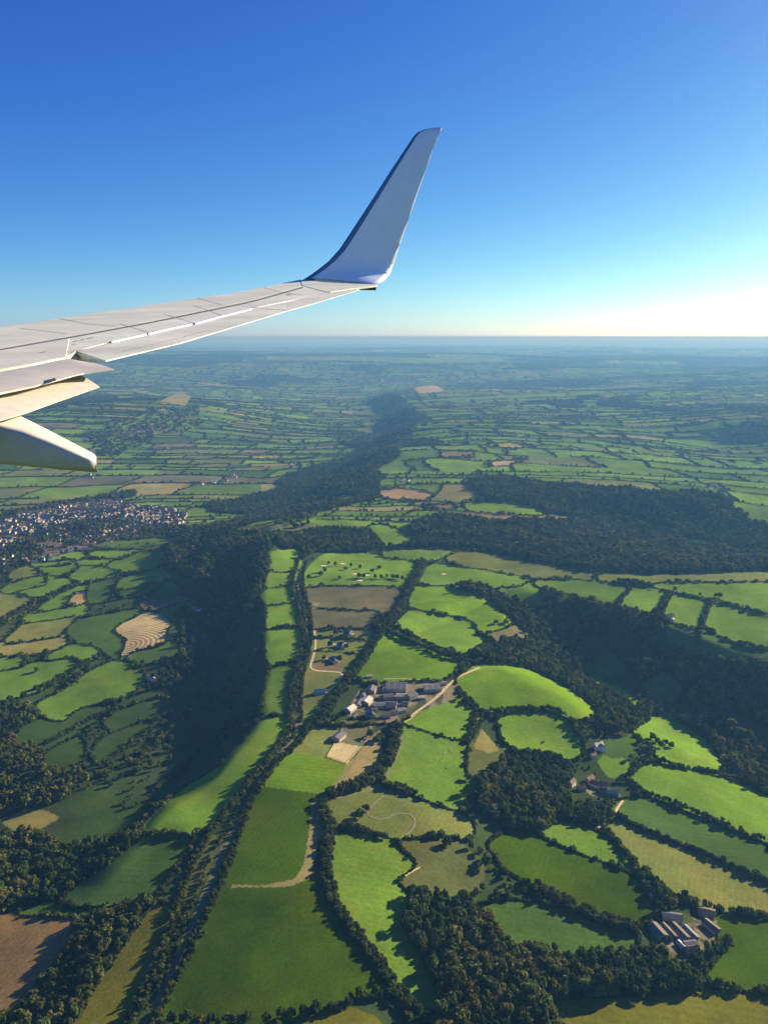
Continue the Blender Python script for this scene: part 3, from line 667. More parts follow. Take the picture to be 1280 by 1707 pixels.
for i in bigf:
    f = fields[i]
    mt = STUBBLE if f['stub'] else (GROUND if f['col'] in ('scrub', 'tan', 'worn', 'yard', 'g5', 'pale') or i % 3 == 0 else ROWS[i % 2])
    o = sheet('farm_yard' if f.get('yard') else 'field', QF[fl == i], mt)
    tag(o, f['desc'], 'yard' if f.get('yard') else 'field', kind='structure')
print('ground', len(GP), 'fields', len(bigf))

# ------------------------------------------------------------------ foliage shapes
def leaf_quads(C, N, S, rg):
    """leaf clumps: centres C, outward normals N, sizes S -> verts, faces"""
    n = len(C)
    N = N + rg.normal(0, .45, N.shape); N /= np.linalg.norm(N, axis=1)[:, None]
    a = rg.normal(size=(n, 3)); T = np.cross(N, a); T /= np.linalg.norm(T, axis=1)[:, None]; B = np.cross(N, T)
    S = S[:, None]
    k = rg.uniform(.7, 1.2, (n, 4, 1))
    V = np.stack([C + (-T - B * .6) * S * k[:, 0], C + (T - B * .8) * S * k[:, 1], C + (T * .7 + B) * S * k[:, 2], C + (-T * .8 + B * .8) * S * k[:, 3]], 1).reshape(-1, 3)
    F = np.arange(n * 4).reshape(-1, 4)
    return V, F
def crown_mesh(name, seed, material, nl=13, tall=1.0, nq=560, conic=False):
    rg = np.random.default_rng(seed)
    C, N, S = [], [], []
    per = nq // nl
    for q in range(nl):
        if conic:
            z = 1.5 + 8.5 * (q / nl); rad = 3.4 * (1 - (q / nl)) + .5; ang = q * 2.4
            c = np.array([math.cos(ang) * rad * .4, math.sin(ang) * rad * .4, z]); lr = np.array([rad * .75, rad * .75, 1.3])
        elif q == 0: c = np.array([0, 0, 5.4 * tall]); lr = np.array([3.4, 3.4, 3.2 * tall])
        else:
            ang = q * 2.399 + rg.uniform(-.4, .4); zz = rg.uniform(0, 1); rad = 3.3 * math.sqrt(max(0.05, 1 - abs(zz - .3) ** 1.6)) * rg.uniform(.75, 1.12)
            c = np.array([math.cos(ang) * rad, math.sin(ang) * rad, (2.7 + 5.4 * zz) * tall]); l = rg.uniform(1.35, 2.2); lr = np.array([l, l, l * .85 * tall])
        d = rg.normal(size=(per, 3)); d /= np.linalg.norm(d, axis=1)[:, None]; d[:, 2] = np.where(d[:, 2] < -.5, -d[:, 2], d[:, 2])
        C.append(c + d * lr * rg.uniform(.82, 1.08, (per, 1))); N.append(d); S.append(rg.uniform(.42, .85, per))
    V, F = leaf_quads(np.concatenate(C), np.concatenate(N), np.concatenate(S), rg)
    return npmesh(name, V, F, material)
def trunk_mesh(name, seed):
    rg = np.random.default_rng(seed); V, F = [], []
    def limb(p, q, r0, r1):
        b = len(V); d = np.array(q, float) - p; d /= np.linalg.norm(d); a = np.cross(d, [.3, .9, .2]); a /= np.linalg.norm(a); c = np.cross(d, a)
        for pt, r in ((p, r0), (q, r1)):
            for s in range(6): V.append(np.array(pt) + (a * math.cos(s * 1.0472) + c * math.sin(s * 1.0472)) * r)
        for s in range(6): F.append((b + s, b + (s + 1) % 6, b + 6 + (s + 1) % 6, b + 6 + s))
    limb((0, 0, -1.2), (0, 0, 3), .5, .36); limb((0, 0, 3), (.2, .1, 6.5), .36, .14)
    for s in range(4):
        t = s * 1.6 + rg.uniform(0, .6); limb((0, 0, 2.4 + s * .4), (math.cos(t) * 2.4, math.sin(t) * 2.4, 4.6 + s * .4), .2, .08)
    return npmesh(name, np.array(V), np.array(F), BARK)
KINDS = [('dark round crowned', 0, dict()), ('mid green broad', 1, dict(nl=15)), ('olive tinged', 2, dict(nl=11)), ('deep green dense', 3, dict(nl=16)),
         ('tall mid green', 1, dict(tall=1.3, nl=14)), ('tall dark', 0, dict(tall=1.25)), ('ragged olive', 2, dict(nl=9, nq=430)), ('narrow pointed dark', 3, dict(conic=True, nl=10))]
CROWN = [crown_mesh('crown_%d' % i, 100 + i, LEAF[k[1]], **k[2]) for i, k in enumerate(KINDS)]
TRUNK = [trunk_mesh('trunk_%d' % i, 200 + i) for i in range(len(KINDS))]
rgb_ = np.random.default_rng(3)
def bush_arrays(seed, n=34):
    rg = np.random.default_rng(seed); d = rg.normal(size=(n, 3)); d /= np.linalg.norm(d, axis=1)[:, None]; d[:, 2] = np.abs(d[:, 2]) * 1.0 - .15
    C = d * np.array([1, 1, .95]) * rg.uniform(.75, 1.1, (n, 1)) + np.array([0, 0, .75])
    return leaf_quads(C, d, rg.uniform(.28, .5, n), rg)
BUSH = [bush_arrays(s) for s in range(6)]

# ------------------------------------------------------------------ hedges of the traced fields, each a hedge of its own
occupied = {}
HL = [leaf_material('hedge_leaf_dark', (.036, .060, .014), .3), leaf_material('hedge_leaf_mid', (.054, .078, .018), .3)]
def hedge_object(name, P, hgt, label, seed, wmul=1.0, key=None):
    """bushes packed along world points P (n,2) with sizes by distance"""
    rg = np.random.default_rng(seed); keep = []
    for p in P:
        c = (int(p[0] // 6), int(p[1] // 6)); ok = True
        if key is not None:
            for a in (-1, 0, 1):
                for b in (-1, 0, 1):
                    if occupied.get((c[0] + a, c[1] + b), key) != key: ok = False
            if ok: occupied[c] = key
        if ok: keep.append(p)
    if len(keep) < 4: return None
    P = np.array(keep); n = len(P)
    P = P + rg.normal(0, .35, P.shape)
    z = height(P[:, 0], P[:, 1])
    und = .45 + 1.1 * fbm(P[:, 0] / 22, P[:, 1] / 22, 3, seed)
    tall = np.where(rg.random(n) < .12, 2.2, 1.0)
    s = hgt * und * tall * rg.uniform(.8, 1.2, n) / 1.7
    Vs, Fs, off = [], [], 0
    for q in range(n):
        V, F = BUSH[(q * 7 + seed) % 6]; a = rg.uniform(0, 6.28); ca, sa = math.cos(a), math.sin(a)
        w = s[q] * wmul * rg.uniform(.85, 1.2)
        X = np.stack([(V[:, 0] * ca - V[:, 1] * sa) * w + P[q, 0], (V[:, 0] * sa + V[:, 1] * ca) * w + P[q, 1], V[:, 2] * s[q] + z[q] - .2], -1)
        Vs.append(X); Fs.append(F + off); off += len(V)
    o = link(name, npmesh(name, np.concatenate(Vs), np.concatenate(Fs), HL[seed % 2]))
    return tag(o, label, 'hedge', 'hedgerows between the fields')
nh = 0
def _edge_pixels():
    out = {}
    for ax in (0, 1):
        A = RF; Bq = np.roll(RF, -1, ax); m = A != Bq; m[-1, :] = False; m[:, -1] = False
        yy, xx = np.nonzero(m)
        for y, x in zip(yy, xx):
            a, b = int(A[y, x]), int(Bq[y, x]); fa = fields[a]['hedge'] if a >= 0 else 0; fb = fields[b]['hedge'] if b >= 0 else 0
            if (a >= 0 and fields[a].get('yard')) or (b >= 0 and fields[b].get('yard')) or not (fa or fb): continue
            k = a if fa and (not fb or a < b) else b
            out.setdefault(k, []).append((x + U0 + (1 if ax else .5), y + V0 + (.5 if ax else 1)))
    return out
for i, E in _edge_pixels().items():
    E = np.array(E); f = fields[i]; W2 = unproject(E[:, 0], E[:, 1])[:, :2]; r = np.median(np.hypot(W2[:, 0], W2[:, 1]))
    step = max(1.7, r / 480); seen = {}; keep = []
    for q, p in enumerate(W2):
        c = (int(p[0] // step), int(p[1] // step))
        if c not in seen: seen[c] = 1; keep.append(q)
    o = hedge_object('hedge', W2[keep], (2.1 if r < 900 else 2.6) * max(1, r / 1600), 'hedge along the ' + f['desc'], i + 1, 1.05, None)
    nh += o is not None
for lab, px, hg in [('low straight hedge between the first and second detached houses', "525,1062 560,1064 612,1069", 1.7), ('low straight hedge between the second and third detached houses', "527,1085 560,1087 602,1091", 1.7),
                    ('dark clipped hedge along the front of the main farm', "512,1209 560,1211 610,1209 662,1206", 2.6), ('thin hedge behind the big grey barn', "604,1137 640,1138 690,1135 735,1136", 1.6)]:
    P = pts(px); W2 = resample(unproject(P[:, 0], P[:, 1])[:, :2], 1.5); hedge_object('hedge', W2, hg, lab, len(lab), 1.05, None)
print('hedges', nh)

# ------------------------------------------------------------------ trees: gather every spot first
SP = []   # x, y, diameter, height, kind, source id
SRC = []
def add_spots(P2, dia, hgt, kinds, src):
    for p, d, h, kx in zip(P2, dia, hgt, kinds): SP.append((p[0], p[1], d, h, kx, src))
for w in woods:
    SRC.append(w['name']); src = len(SRC) - 1
    W = unproject(w['poly'][:, 0], w['poly'][:, 1])[:, :2]
    r = np.median(np.hypot(W[:, 0], W[:, 1])); sp_ = w['sp'] * .78 * max(1, r / 2600)
    x0, y0 = W.min(0); x1, y1 = W.max(0)
    gx, gy = np.meshgrid(np.arange(x0, x1, sp_), np.arange(y0, y1, sp_)); G = np.stack([gx.ravel(), gy.ravel()], -1); G = G + RNG.uniform(-.48, .48, G.shape) * sp_
    G = G[inpoly(G[:, 0], G[:, 1], W)]; G = G[RNG.random(len(G)) < w['den']]
    if len(G) == 0: continue
    uu, vv, _ = project(np.concatenate([G, height(G[:, 0], G[:, 1])[:, None]], 1))
    G = G[labels_at(uu, vv) < 0]
    n = len(G); lo, hi = w['size']
    patchn = fbm(G[:, 0] / 45, G[:, 1] / 45, 2, 41)
    d = (lo * .8 + (hi * 1.15 - lo * .8) * RNG.random(n) ** 1.6) * (.75 + .55 * patchn) * max(1, r / 2600); h = (lo + (hi - lo) * RNG.random(n)) * (.85 + .5 * patchn)
    kx = np.where(patchn > .56, RNG.choice([2, 1, 6, 4], n), RNG.choice([0, 3, 1, 5, 0, 3, 7 if 'forest' in w['name'] else 0], n))
    add_spots(G, d, h, kx, src)
for b in belts:
    SRC.append(b['name']); src = len(SRC) - 1
    W = unproject(b['line'][:, 0], b['line'][:, 1])[:, :2]; lo, hi = b['size']
    L = resample(W, (lo + hi) / 2 * b['sf'] * .8)
    for row in range(b['rows']):
        t = np.gradient(L, axis=0); t /= np.linalg.norm(t, axis=1)[:, None] + 1e-9; nrm = np.stack([t[:, 1], -t[:, 0]], -1)
        Q = L + nrm * (row - (b['rows'] - 1) / 2) * (lo + hi) * .38 + RNG.normal(0, 1.1, L.shape)
        Q = Q[RNG.random(len(Q)) < .93]; n = len(Q)
        add_spots(Q, lo + (hi - lo) * RNG.random(n), (lo + (hi - lo) * RNG.random(n)) * RNG.uniform(.8, 1.05, n), RNG.choice([0, 1, 2, 3, 5, 0, 3], n), src)
LONE = [("tree standing alone on the golf fairway", "541,953 566,965 535,960 598,963 606,964 625,964 635,965 645,962 655,964 662,965 670,967 576,950 585,945 559,944 548,940 515,966 600,948 620,955 632,948"),
        ("round tree in the bright field below the valley wood", "1087,1232 1094,1238 1108,1240 1118,1246 1100,1246"),
        ("tree beside the stubble's lower farm", "238,1108 228,1112 290,1102"), ("lone tree in the green field of the big wood corner", "667,886"),
        ("tree by the big open pasture", "40,1112 62,1120 30,1095 135,1112 128,1140 118,1140"),
        ("shrub on the fence line of the olive paddock", "635,1232 628,1236 618,1228"), ("tree on the rough slope by the dome field", "843,1040 860,1062 818,1068 826,1040"),
        ("tree at the diagonal lane", "1124,985 1192,996 1199,996 1166,993"), ("tree among the detached houses", "560,1058 580,1060 550,1078 578,1080 540,1100 566,1102"),
        ("hedge tree at the plots' lower end", "600,1362 610,1352 745,1410 735,1395 780,1300")]
for nm, p in LONE:
    SRC.append(nm); W = unproject(pts(p)[:, 0], pts(p)[:, 1])[:, :2]; n = len(W)
    add_spots(W, RNG.uniform(7, 11, n), RNG.uniform(7, 11, n), RNG.choice([0, 3, 1], n), len(SRC) - 1)
S = np.array(SP); 
sz = height(S[:, 0], S[:, 1])
su, sv, sd = project(np.stack([S[:, 0], S[:, 1], sz], -1))
pix = S[:, 2] / np.maximum(sd, 1)
vis = (su > 8) & (su < 1272) & (sv > 600) & (sv < 1698)
order = np.argsort(-np.where(vis, pix, 0))
solo = order[:296]
golf = [q for q in np.nonzero(vis)[0] if SRC[int(S[q, 5])].startswith(('tree standing', 'round tree', 'lone tree'))]
solo = np.unique(np.concatenate([solo[:296 - len(golf)], golf])).astype(int)
protos = {}
for q in solo:
    kx = int(S[q, 4]); nm = SRC[int(S[q, 5])]
    t = empty('tree', (S[q, 0], S[q, 1], sz[q]), random.uniform(0, 6.28)); t.scale = (S[q, 2] / 10, S[q, 2] / 10, S[q, 3] / 9.5)
    lone = ('tree' in nm.split()[:3] or 'shrub' in nm) and any(nm == l[0] for l in LONE)
    lab = (KINDS[kx][0] + ' ' + nm) if lone else (KINDS[kx][0] + ' tree in the ' + nm)
    tag(t, lab, 'tree', KINDS[kx][0] + ' trees: ' + nm)
    if kx not in protos:
        a = link('crown', CROWN[kx], t); b = link('trunk', TRUNK[kx], t); protos[kx] = (a, b)
    else:
        for src_o in protos[kx]:
            c = src_o.copy(); COL.objects.link(c); c.parent = t
rest = np.setdiff1d(np.arange(len(S)), solo)
for kx in range(len(KINDS)):
    assert kx in protos or print('no proto', kx) is None

def scatter_object(name, X, Y, Z, sc, rz, var, sources, label, cat):
    me = bpy.data.meshes.new(name); me.vertices.add(len(X)); me.vertices.foreach_set('co', np.stack([X, Y, Z], -1).astype(np.float32).ravel())
    a = me.attributes.new('sc', 'FLOAT_VECTOR', 'POINT'); a.data.foreach_set('vector', np.asarray(sc, np.float32).ravel())
    a = me.attributes.new('rz', 'FLOAT', 'POINT'); a.data.foreach_set('value', np.asarray(rz, np.float32))
    a = me.attributes.new('var', 'INT', 'POINT'); a.data.foreach_set('value', np.asarray(var, np.int32))
    o = link(name, me)
    ng = bpy.data.node_groups.new(name, 'GeometryNodeTree')
    ng.interface.new_socket('Geometry', in_out='INPUT', socket_type='NodeSocketGeometry'); ng.interface.new_socket('Geometry', in_out='OUTPUT', socket_type='NodeSocketGeometry')
    gi = ng.nodes.new('NodeGroupInput'); go = ng.nodes.new('NodeGroupOutput'); iop = ng.nodes.new('GeometryNodeInstanceOnPoints'); iop.inputs['Pick Instance'].default_value = True
    jn = ng.nodes.new('GeometryNodeJoinGeometry')
    for s in reversed(sources):
        oi = ng.nodes.new('GeometryNodeObjectInfo'); oi.inputs['Object'].default_value = s; oi.inputs['As Instance'].default_value = True; oi.transform_space = 'ORIGINAL'
        ng.links.new(oi.outputs['Geometry'], jn.inputs[0])
    def attr(nm, ty):
        n = ng.nodes.new('GeometryNodeInputNamedAttribute'); n.data_type = ty; n.inputs['Name'].default_value = nm; return n.outputs['Attribute']
    cb = ng.nodes.new('ShaderNodeCombineXYZ'); ng.links.new(attr('rz', 'FLOAT'), cb.inputs['Z'])
    ng.links.new(gi.outputs[0], iop.inputs['Points']); ng.links.new(jn.outputs[0], iop.inputs['Instance'])
    ng.links.new(attr('var', 'INT'), iop.inputs['Instance Index']); ng.links.new(attr('sc', 'FLOAT_VECTOR'), iop.inputs['Scale'])
    er = ng.nodes.new('FunctionNodeEulerToRotation'); ng.links.new(cb.outputs[0], er.inputs[0]); ng.links.new(er.outputs[0], iop.inputs['Rotation'])
    ng.links.new(iop.outputs[0], go.inputs[0])
    md = o.modifiers.new('scatter', 'NODES'); md.node_group = ng
    return tag(o, label, cat, kind='stuff')

# far woods and hedgerow trees
TX, TY, TD, TH, TK = [S[rest, 0]], [S[rest, 1]], [S[rest, 2]], [S[rest, 3]], [S[rest, 4]]
def far_points(X, Y):
    Z = height(X, Y); u, v, d = project(np.stack([X, Y, Z], -1))
    ok = (u > -60) & (u < 1340) & (v < 912) & (v > 560)
    X, Y, u, v = X[ok], Y[ok], u[ok], v[ok]
    l = labels_at(u, v); ok = (l < 0) & (wood_at(u, v) < 0) & ~town_at(u, v)
    return X[ok], Y[ok]
gx, gy = np.meshgrid(np.arange(-1800, 1800, 10.5), np.arange(1500, 3500, 10.5)); gx = gx.ravel() + RNG.uniform(-4, 4, gx.size); gy = gy.ravel() + RNG.uniform(-4, 4, gy.size)
ok = (np.hypot(gx, gy) < 3500) & (np.abs(gx / gy) < .53); gx, gy = far_points(gx[ok], gy[ok]); ok = far_wood(gx, gy); gx, gy = gx[ok], gy[ok]
TX.append(gx); TY.append(gy); TD.append(RNG.uniform(9, 15, len(gx))); TH.append(RNG.uniform(8, 14, len(gx))); TK.append(RNG.choice([0, 0, 3, 3, 1, 2, 5], len(gx)))
ln = np.arange(math.log(3500), math.log(22000), 1 / 330); th = np.arange(-.5, .5, 1 / 330)
gl, gt = np.meshgrid(ln, th); gl = gl.ravel() + RNG.uniform(-.45, .45, gl.size) / 330; gt = gt.ravel() + RNG.uniform(-.45, .45, gt.size) / 330
gx, gy = np.exp(gl) * np.sin(gt), np.exp(gl) * np.cos(gt)
gx, gy = far_points(gx, gy); ok = far_wood(gx, gy); gx, gy = gx[ok], gy[ok]; r = np.hypot(gx, gy)
TX.append(gx); TY.append(gy); TD.append(r / 330 * RNG.uniform(1.1, 1.7, len(gx))); TH.append(RNG.uniform(8, 15, len(gx))); TK.append(RNG.choice([0, 0, 3, 3, 1, 2], len(gx)))
# hedge lines of the patchwork
HX, HY = [], []
def unwarp(lx, ly):
    x, y = lx.copy(), ly.copy()
    for _ in range(9):
        wx, wy = warp(x, y); x += .8 * (lx - wx); y += .8 * (ly - wy)
    return x, y
for kk in range(len(YB) - 1):
    y0 = YB[kk]
    if y0 > 13500: break
    half = min(7500, y0 * .6 + 700); stp = max(5.5, y0 / 520)
    xs = np.arange(-half, half, stp); gate = vnoise(xs / 230, np.full(len(xs), kk * 3.7), 5) > .2
    HX.append(xs[gate]); HY.append(np.full(gate.sum(), y0))
    js = np.arange(int(-half / WK[kk]), int(half / WK[kk]))
    ys = np.arange(y0, YB[kk + 1], stp)
    bx = _bx(np.full(len(js), kk), js); bx = bx[_hash(np.full(len(js), float(kk)), js.astype(float), 8) > .12]
    HX.append(np.repeat(bx, len(ys))); HY.append(np.tile(ys, len(bx)))
hx, hy = unwarp(np.concatenate(HX), np.concatenate(HY)); ok = (np.hypot(hx, hy) > 1500) & (hy > 0); hx, hy = far_points(hx[ok], hy[ok]); ok = ~far_wood(hx, hy); hx, hy = hx[ok], hy[ok]
hr = np.hypot(hx, hy); hs = np.maximum(1.25, hr / 1900) * RNG.uniform(.75, 1.4, len(hx))
bigt = RNG.random(len(hx)) < .15 * np.clip(vnoise(hx / 300, hy / 300, 66) * 2, 0, 1.6)
TX.append(hx[bigt]); TY.append(hy[bigt]); TD.append(np.maximum(8, hr[bigt] / 480) * RNG.uniform(.8, 1.3, bigt.sum())); TH.append(RNG.uniform(7, 12, bigt.sum())); TK.append(RNG.choice([0, 3, 0, 1], bigt.sum()))
bushes = []
for q in range(3):
    pass
hz = height(hx, hy)
bm_objs = []; HFAR = leaf_material('hedge_leaf_far', (.062, .086, .024), .35)
for q in range(3):
    V, F = BUSH[q]
    o = link('shrub', npmesh('shrub', V * 1.5, F, HFAR)); W = unproject([[648, 622, 905][q]], [[1231, 1242, 1238][q]])[0]
    o.location = (W[0], W[1], W[2] - .2); tag(o, ['small dark shrub left of the treeline bend by the tan ground', 'small shrub on the tan bare ground', 'small shrub inside the green field above the round wood'][q], 'shrub'); bm_objs.append(o)
scatter_object('hedgerow', hx, hy, hz - .2, np.stack([hs * 1.15, hs * 1.15, np.clip(hs, 1.2, 2.0)], -1), RNG.uniform(0, 6.28, len(hx)), RNG.integers(0, 3, len(hx)), bm_objs,
               'countless far hedgerows netting the fields out to the haze', 'hedgerow')
print('scattered hedge bushes', len(hx))
KEEP = []
# ------------------------------------------------------------------ lanes and tracks
def ribbon(name, px, width, material, label, cat, lift=.28):
    P = smooth_poly(pts(px), 2, False); W = unproject(P[:, 0], P[:, 1])[:, :2]; L = resample(W, 6); KEEP.extend((a, b, width * .5 + 4) for a, b in L)
    t = np.gradient(L, axis=0); t /= np.linalg.norm(t, axis=1)[:, None] + 1e-9; nrm = np.stack([t[:, 1], -t[:, 0]], -1)
    wd = width * (.85 + .3 * fbm(np.arange(len(L)) / 5, np.zeros(len(L)), 2, 4))[:, None]
    A, B = L - nrm * wd / 2, L + nrm * wd / 2
    V = np.concatenate([np.concatenate([Q, (height(Q[:, 0], Q[:, 1]) + lift)[:, None]], 1) for Q in (A, B)]); n = len(L)
    F = np.array([(i, i + 1, n + i + 1, n + i) for i in range(n - 1)])
    o = link(name, npmesh(name, V, F, material, smooth=True)); return tag(o, label, cat, kind='structure')
ribbon('verge', "507,940 493,985 506,1012 513,1050 511,1080 497,1120 494,1170 496,1210 480,1246 446,1286 417,1328 388,1388 368,1428 335,1515 295,1605 258,1690 225,1780", 9, VERGE, 'rough grass verge on both sides of the ridge lane', 'verge', .2)
ribbon('road', "507,940 493,985 506,1012 513,1050 511,1080 497,1120 494,1170 496,1210 480,1246 446,1286 417,1328 388,1388 368,1428 335,1515 295,1605 258,1690 225,1780", 2.4, ROAD, 'narrow lane running down the ridge between two tree belts', 'lane')
ribbon('track', "800,1113 785,1119 760,1130 742,1148 728,1163 704,1180 690,1190 684,1198 666,1207", 4.2, TRACK, 'pale gravel farm track climbing past the main farm', 'track', .32)
ribbon('track', "524,1050 527,1075 521,1100 515,1118 560,1120 572,1122 566,1135 545,1155 530,1160", 3.6, TRACK, 'tan drive linking the detached houses', 'track', .3)
ribbon('track', "568,1050 580,1055 590,1057", 5, TRACK, 'pale drive of the topmost detached house', 'track', .3)
ribbon('track', "552,1074 568,1076 580,1078", 5, TRACK, 'pale drive of the second detached house', 'track', .3)
ribbon('track', "540,1098 556,1100 567,1103", 5, TRACK, 'pale drive of the third detached house', 'track', .3)
ribbon('track', "500,1207 512,1209 524,1207", 5, ROAD, 'short lane joining the ridge lane to the farm road', 'lane', .3)
ribbon('track', "664,1212 671,1232 662,1265 645,1290 641,1308 620,1316 585,1326 560,1332", 2.4, DULL, 'narrow track beside the wide sheep pasture', 'track', .3)
ribbon('track', "662,1318 648,1320 628,1335 613,1350 612,1362 640,1368 660,1356 680,1356 694,1366 688,1384 665,1400", 2.0, DULL, 'faint looping track in the olive rough field', 'track', .3)
ribbon('track', "660,1470 678,1458 700,1446", 1.6, TRACK, 'short pale path at the top of the bottom wood', 'track', .3)
ribbon('track', "540,1330 568,1298 590,1272 607,1240 618,1222", 2.6, DULL, 'worn tan track across the bare ground', 'track', .3)
ribbon('track', "988,1382 1005,1376 1022,1368 1026,1350 1038,1335", 3, TRACK, 'pale field track below the hamlet', 'track', .3)
ribbon('road', "1000,974 1100,974 1280,968", 4, ROAD, 'lane along the foot of the long pale strips', 'lane', .3)
ribbon('road', "1090,983 1150,995 1190,1001 1280,1023 1320,1035", 4, ROAD, 'lane slanting between the light fields at the right', 'lane', .3)
ribbon('road', "640,1132 668,1131 700,1134 742,1136", 2.4, TRACK, 'field edge track behind the big grey barn', 'track', .3)
def fence(px, label):
    P = pts(px); W = unproject(P[:, 0], P[:, 1])[:, :2]; L = resample(W, 2.8); KEEP.extend((a, b, 6) for a, b in L)
    z = height(L[:, 0], L[:, 1]); V, F = [], []
    def box(c, ax, hx, hy, z0, z1, zb=None):
        b = len(V); a = np.array([-ax[1], ax[0]]); zb = (0, 0) if zb is None else zb
        for zz in (z0, z1):
            for s, t, q in ((-1, -1, 0), (1, -1, 1), (1, 1, 1), (-1, 1, 0)): V.append((c[0] + ax[0] * hx * s + a[0] * hy * t, c[1] + ax[1] * hx * s + a[1] * hy * t, zz + zb[q]))
        for f in ((0, 1, 2, 3), (4, 7, 6, 5), (0, 4, 5, 1), (1, 5, 6, 2), (2, 6, 7, 3), (3, 7, 4, 0)): F.append([b + k for k in f])
    root = None
    for i, p in enumerate(L): box(p, (1, 0), .09, .09, z[i] - .3, z[i] + 1.45)
    o = link('paddock_fence', None or npmesh('paddock_fence', np.array(V), np.array(F), FENCE)); tag(o, label, 'fence')
    V, F = [], []
    for i in range(len(L) - 1):
        d = L[i + 1] - L[i]; l = np.linalg.norm(d); d = d / l
        for hgt in (.45, .85, 1.25): box((L[i] + L[i + 1]) / 2, d, l / 2 - .1, .05, hgt - .12, hgt + .12, (z[i], z[i + 1]))
    link('rail', npmesh('rail', np.array(V), np.array(F), FENCE), o)
fence("571,1211 566,1226", 'pale rail fence running up to the dark roofed paddock barn')
fence("558,1240 545,1262", 'pale rail fence down the left side of the square tan paddock')
fence("545,1262 577,1273", 'pale rail fence along the lower side of the square tan paddock')
fence("602,1245 577,1273", 'pale rail fence down the right side of the square tan paddock')
fence("618,1211 612,1228 602,1237", 'curved pale rail fence right of the square olive paddock')
for k, (q, lab) in enumerate([("592,957", 'sand bunker left of the fairway trees'), ("611,959", 'sand bunker right of the fairway trees'), ("540,943", 'sand bunker near the ridge lane'), ("600,968", 'lowest sand bunker above the grey green crop'), ("572,940", 'small sand bunker at the top of the fairways'), ("740,957", 'sand bunker beyond the tree belt')]):
    w = unproject(*pts(q).T)[0]; V, F = [w * 0 + (w[0], w[1], height(w[:1], w[1:2])[0] + .32)], []
    for a in range(14):
        rr_ = 1 + .25 * math.sin(a * 2.1 + k); x, y = w[0] + math.cos(a * .449) * 6.5 * rr_, w[1] + math.sin(a * .449) * 4.2 * rr_
        V.append((x, y, height([x], [y])[0] + .32))
    for a in range(14): F.append((0, 1 + a, 1 + (a + 1) % 14))
    tag(link('sand_bunker', npmesh('sand_bunker', np.array(V), np.array(F), SAND)), lab, 'bunker', kind='structure')

# ------------------------------------------------------------------ buildings
def boxm(V, F, x0, x1, y0, y1, z0, z1):
    b = len(V)
    V += [(x0, y0, z0), (x1, y0, z0), (x1, y1, z0), (x0, y1, z0), (x0, y0, z1), (x1, y0, z1), (x1, y1, z1), (x0, y1, z1)]
    F += [[b + k for k in f] for f in ((0, 3, 2, 1), (4, 5, 6, 7), (0, 1, 5, 4), (1, 2, 6, 5), (2, 3, 7, 6), (3, 0, 4, 7))]
def gable_wall(L, W, h, rise):
    V, F = [], []; x, y = L / 2, W / 2
    V = [(-x, -y, -1.5), (x, -y, -1.5), (x, y, -1.5), (-x, y, -1.5), (-x, -y, h), (x, -y, h), (x, y, h), (-x, y, h), (-x, 0, h + rise), (x, 0, h + rise)]
    Q = [(0, 1, 5, 4), (2, 3, 7, 6)]; T = [(1, 2, 6), (1, 6, 9), (1, 9, 5), (3, 0, 4), (3, 4, 8), (3, 8, 7)]
    return np.array(V), [np.array(Q), np.array(T)]
def gable_roof(L, W, h, rise, ov=.5, th=.25, hip=0):
    x, y = L / 2 + ov, W / 2 + ov; dz = rise * ov / (W / 2); r = x - hip
    top = [(-x, -y, h - dz + th), (x, -y, h - dz + th), (x, y, h - dz + th), (-x, y, h - dz + th), (-r, 0, h + rise + th), (r, 0, h + rise + th)]
    bot = [(a, b, c - th) for a, b, c in top]
    Q = [(0, 1, 5, 4), (2, 3, 4, 5), (7, 6, 10, 11), (9, 8, 11, 10), (0, 6, 7, 1), (2, 8, 9, 3)]
    T = [(1, 2, 5), (3, 0, 4), (7, 11, 8), (9, 10, 6)]
    Q += [(1, 7, 8, 2), (3, 9, 6, 0)]
    if not hip: T = []; Q = Q[:6] + [(0, 4, 10, 6), (4, 3, 9, 10), (1, 7, 11, 5), (5, 11, 8, 2)]
    return np.array(top + bot), [np.array(Q), np.array(T)] if T else [np.array(Q)]
def boxes(bs):
    V, F = [], []
    for b in bs: boxm(V, F, *b)
    return np.array(V, float), np.array(F)
def site(u, v):
    w = unproject(u, v)[0]; KEEP.append((w[0], w[1], 22)); return (w[0], w[1], w[2])
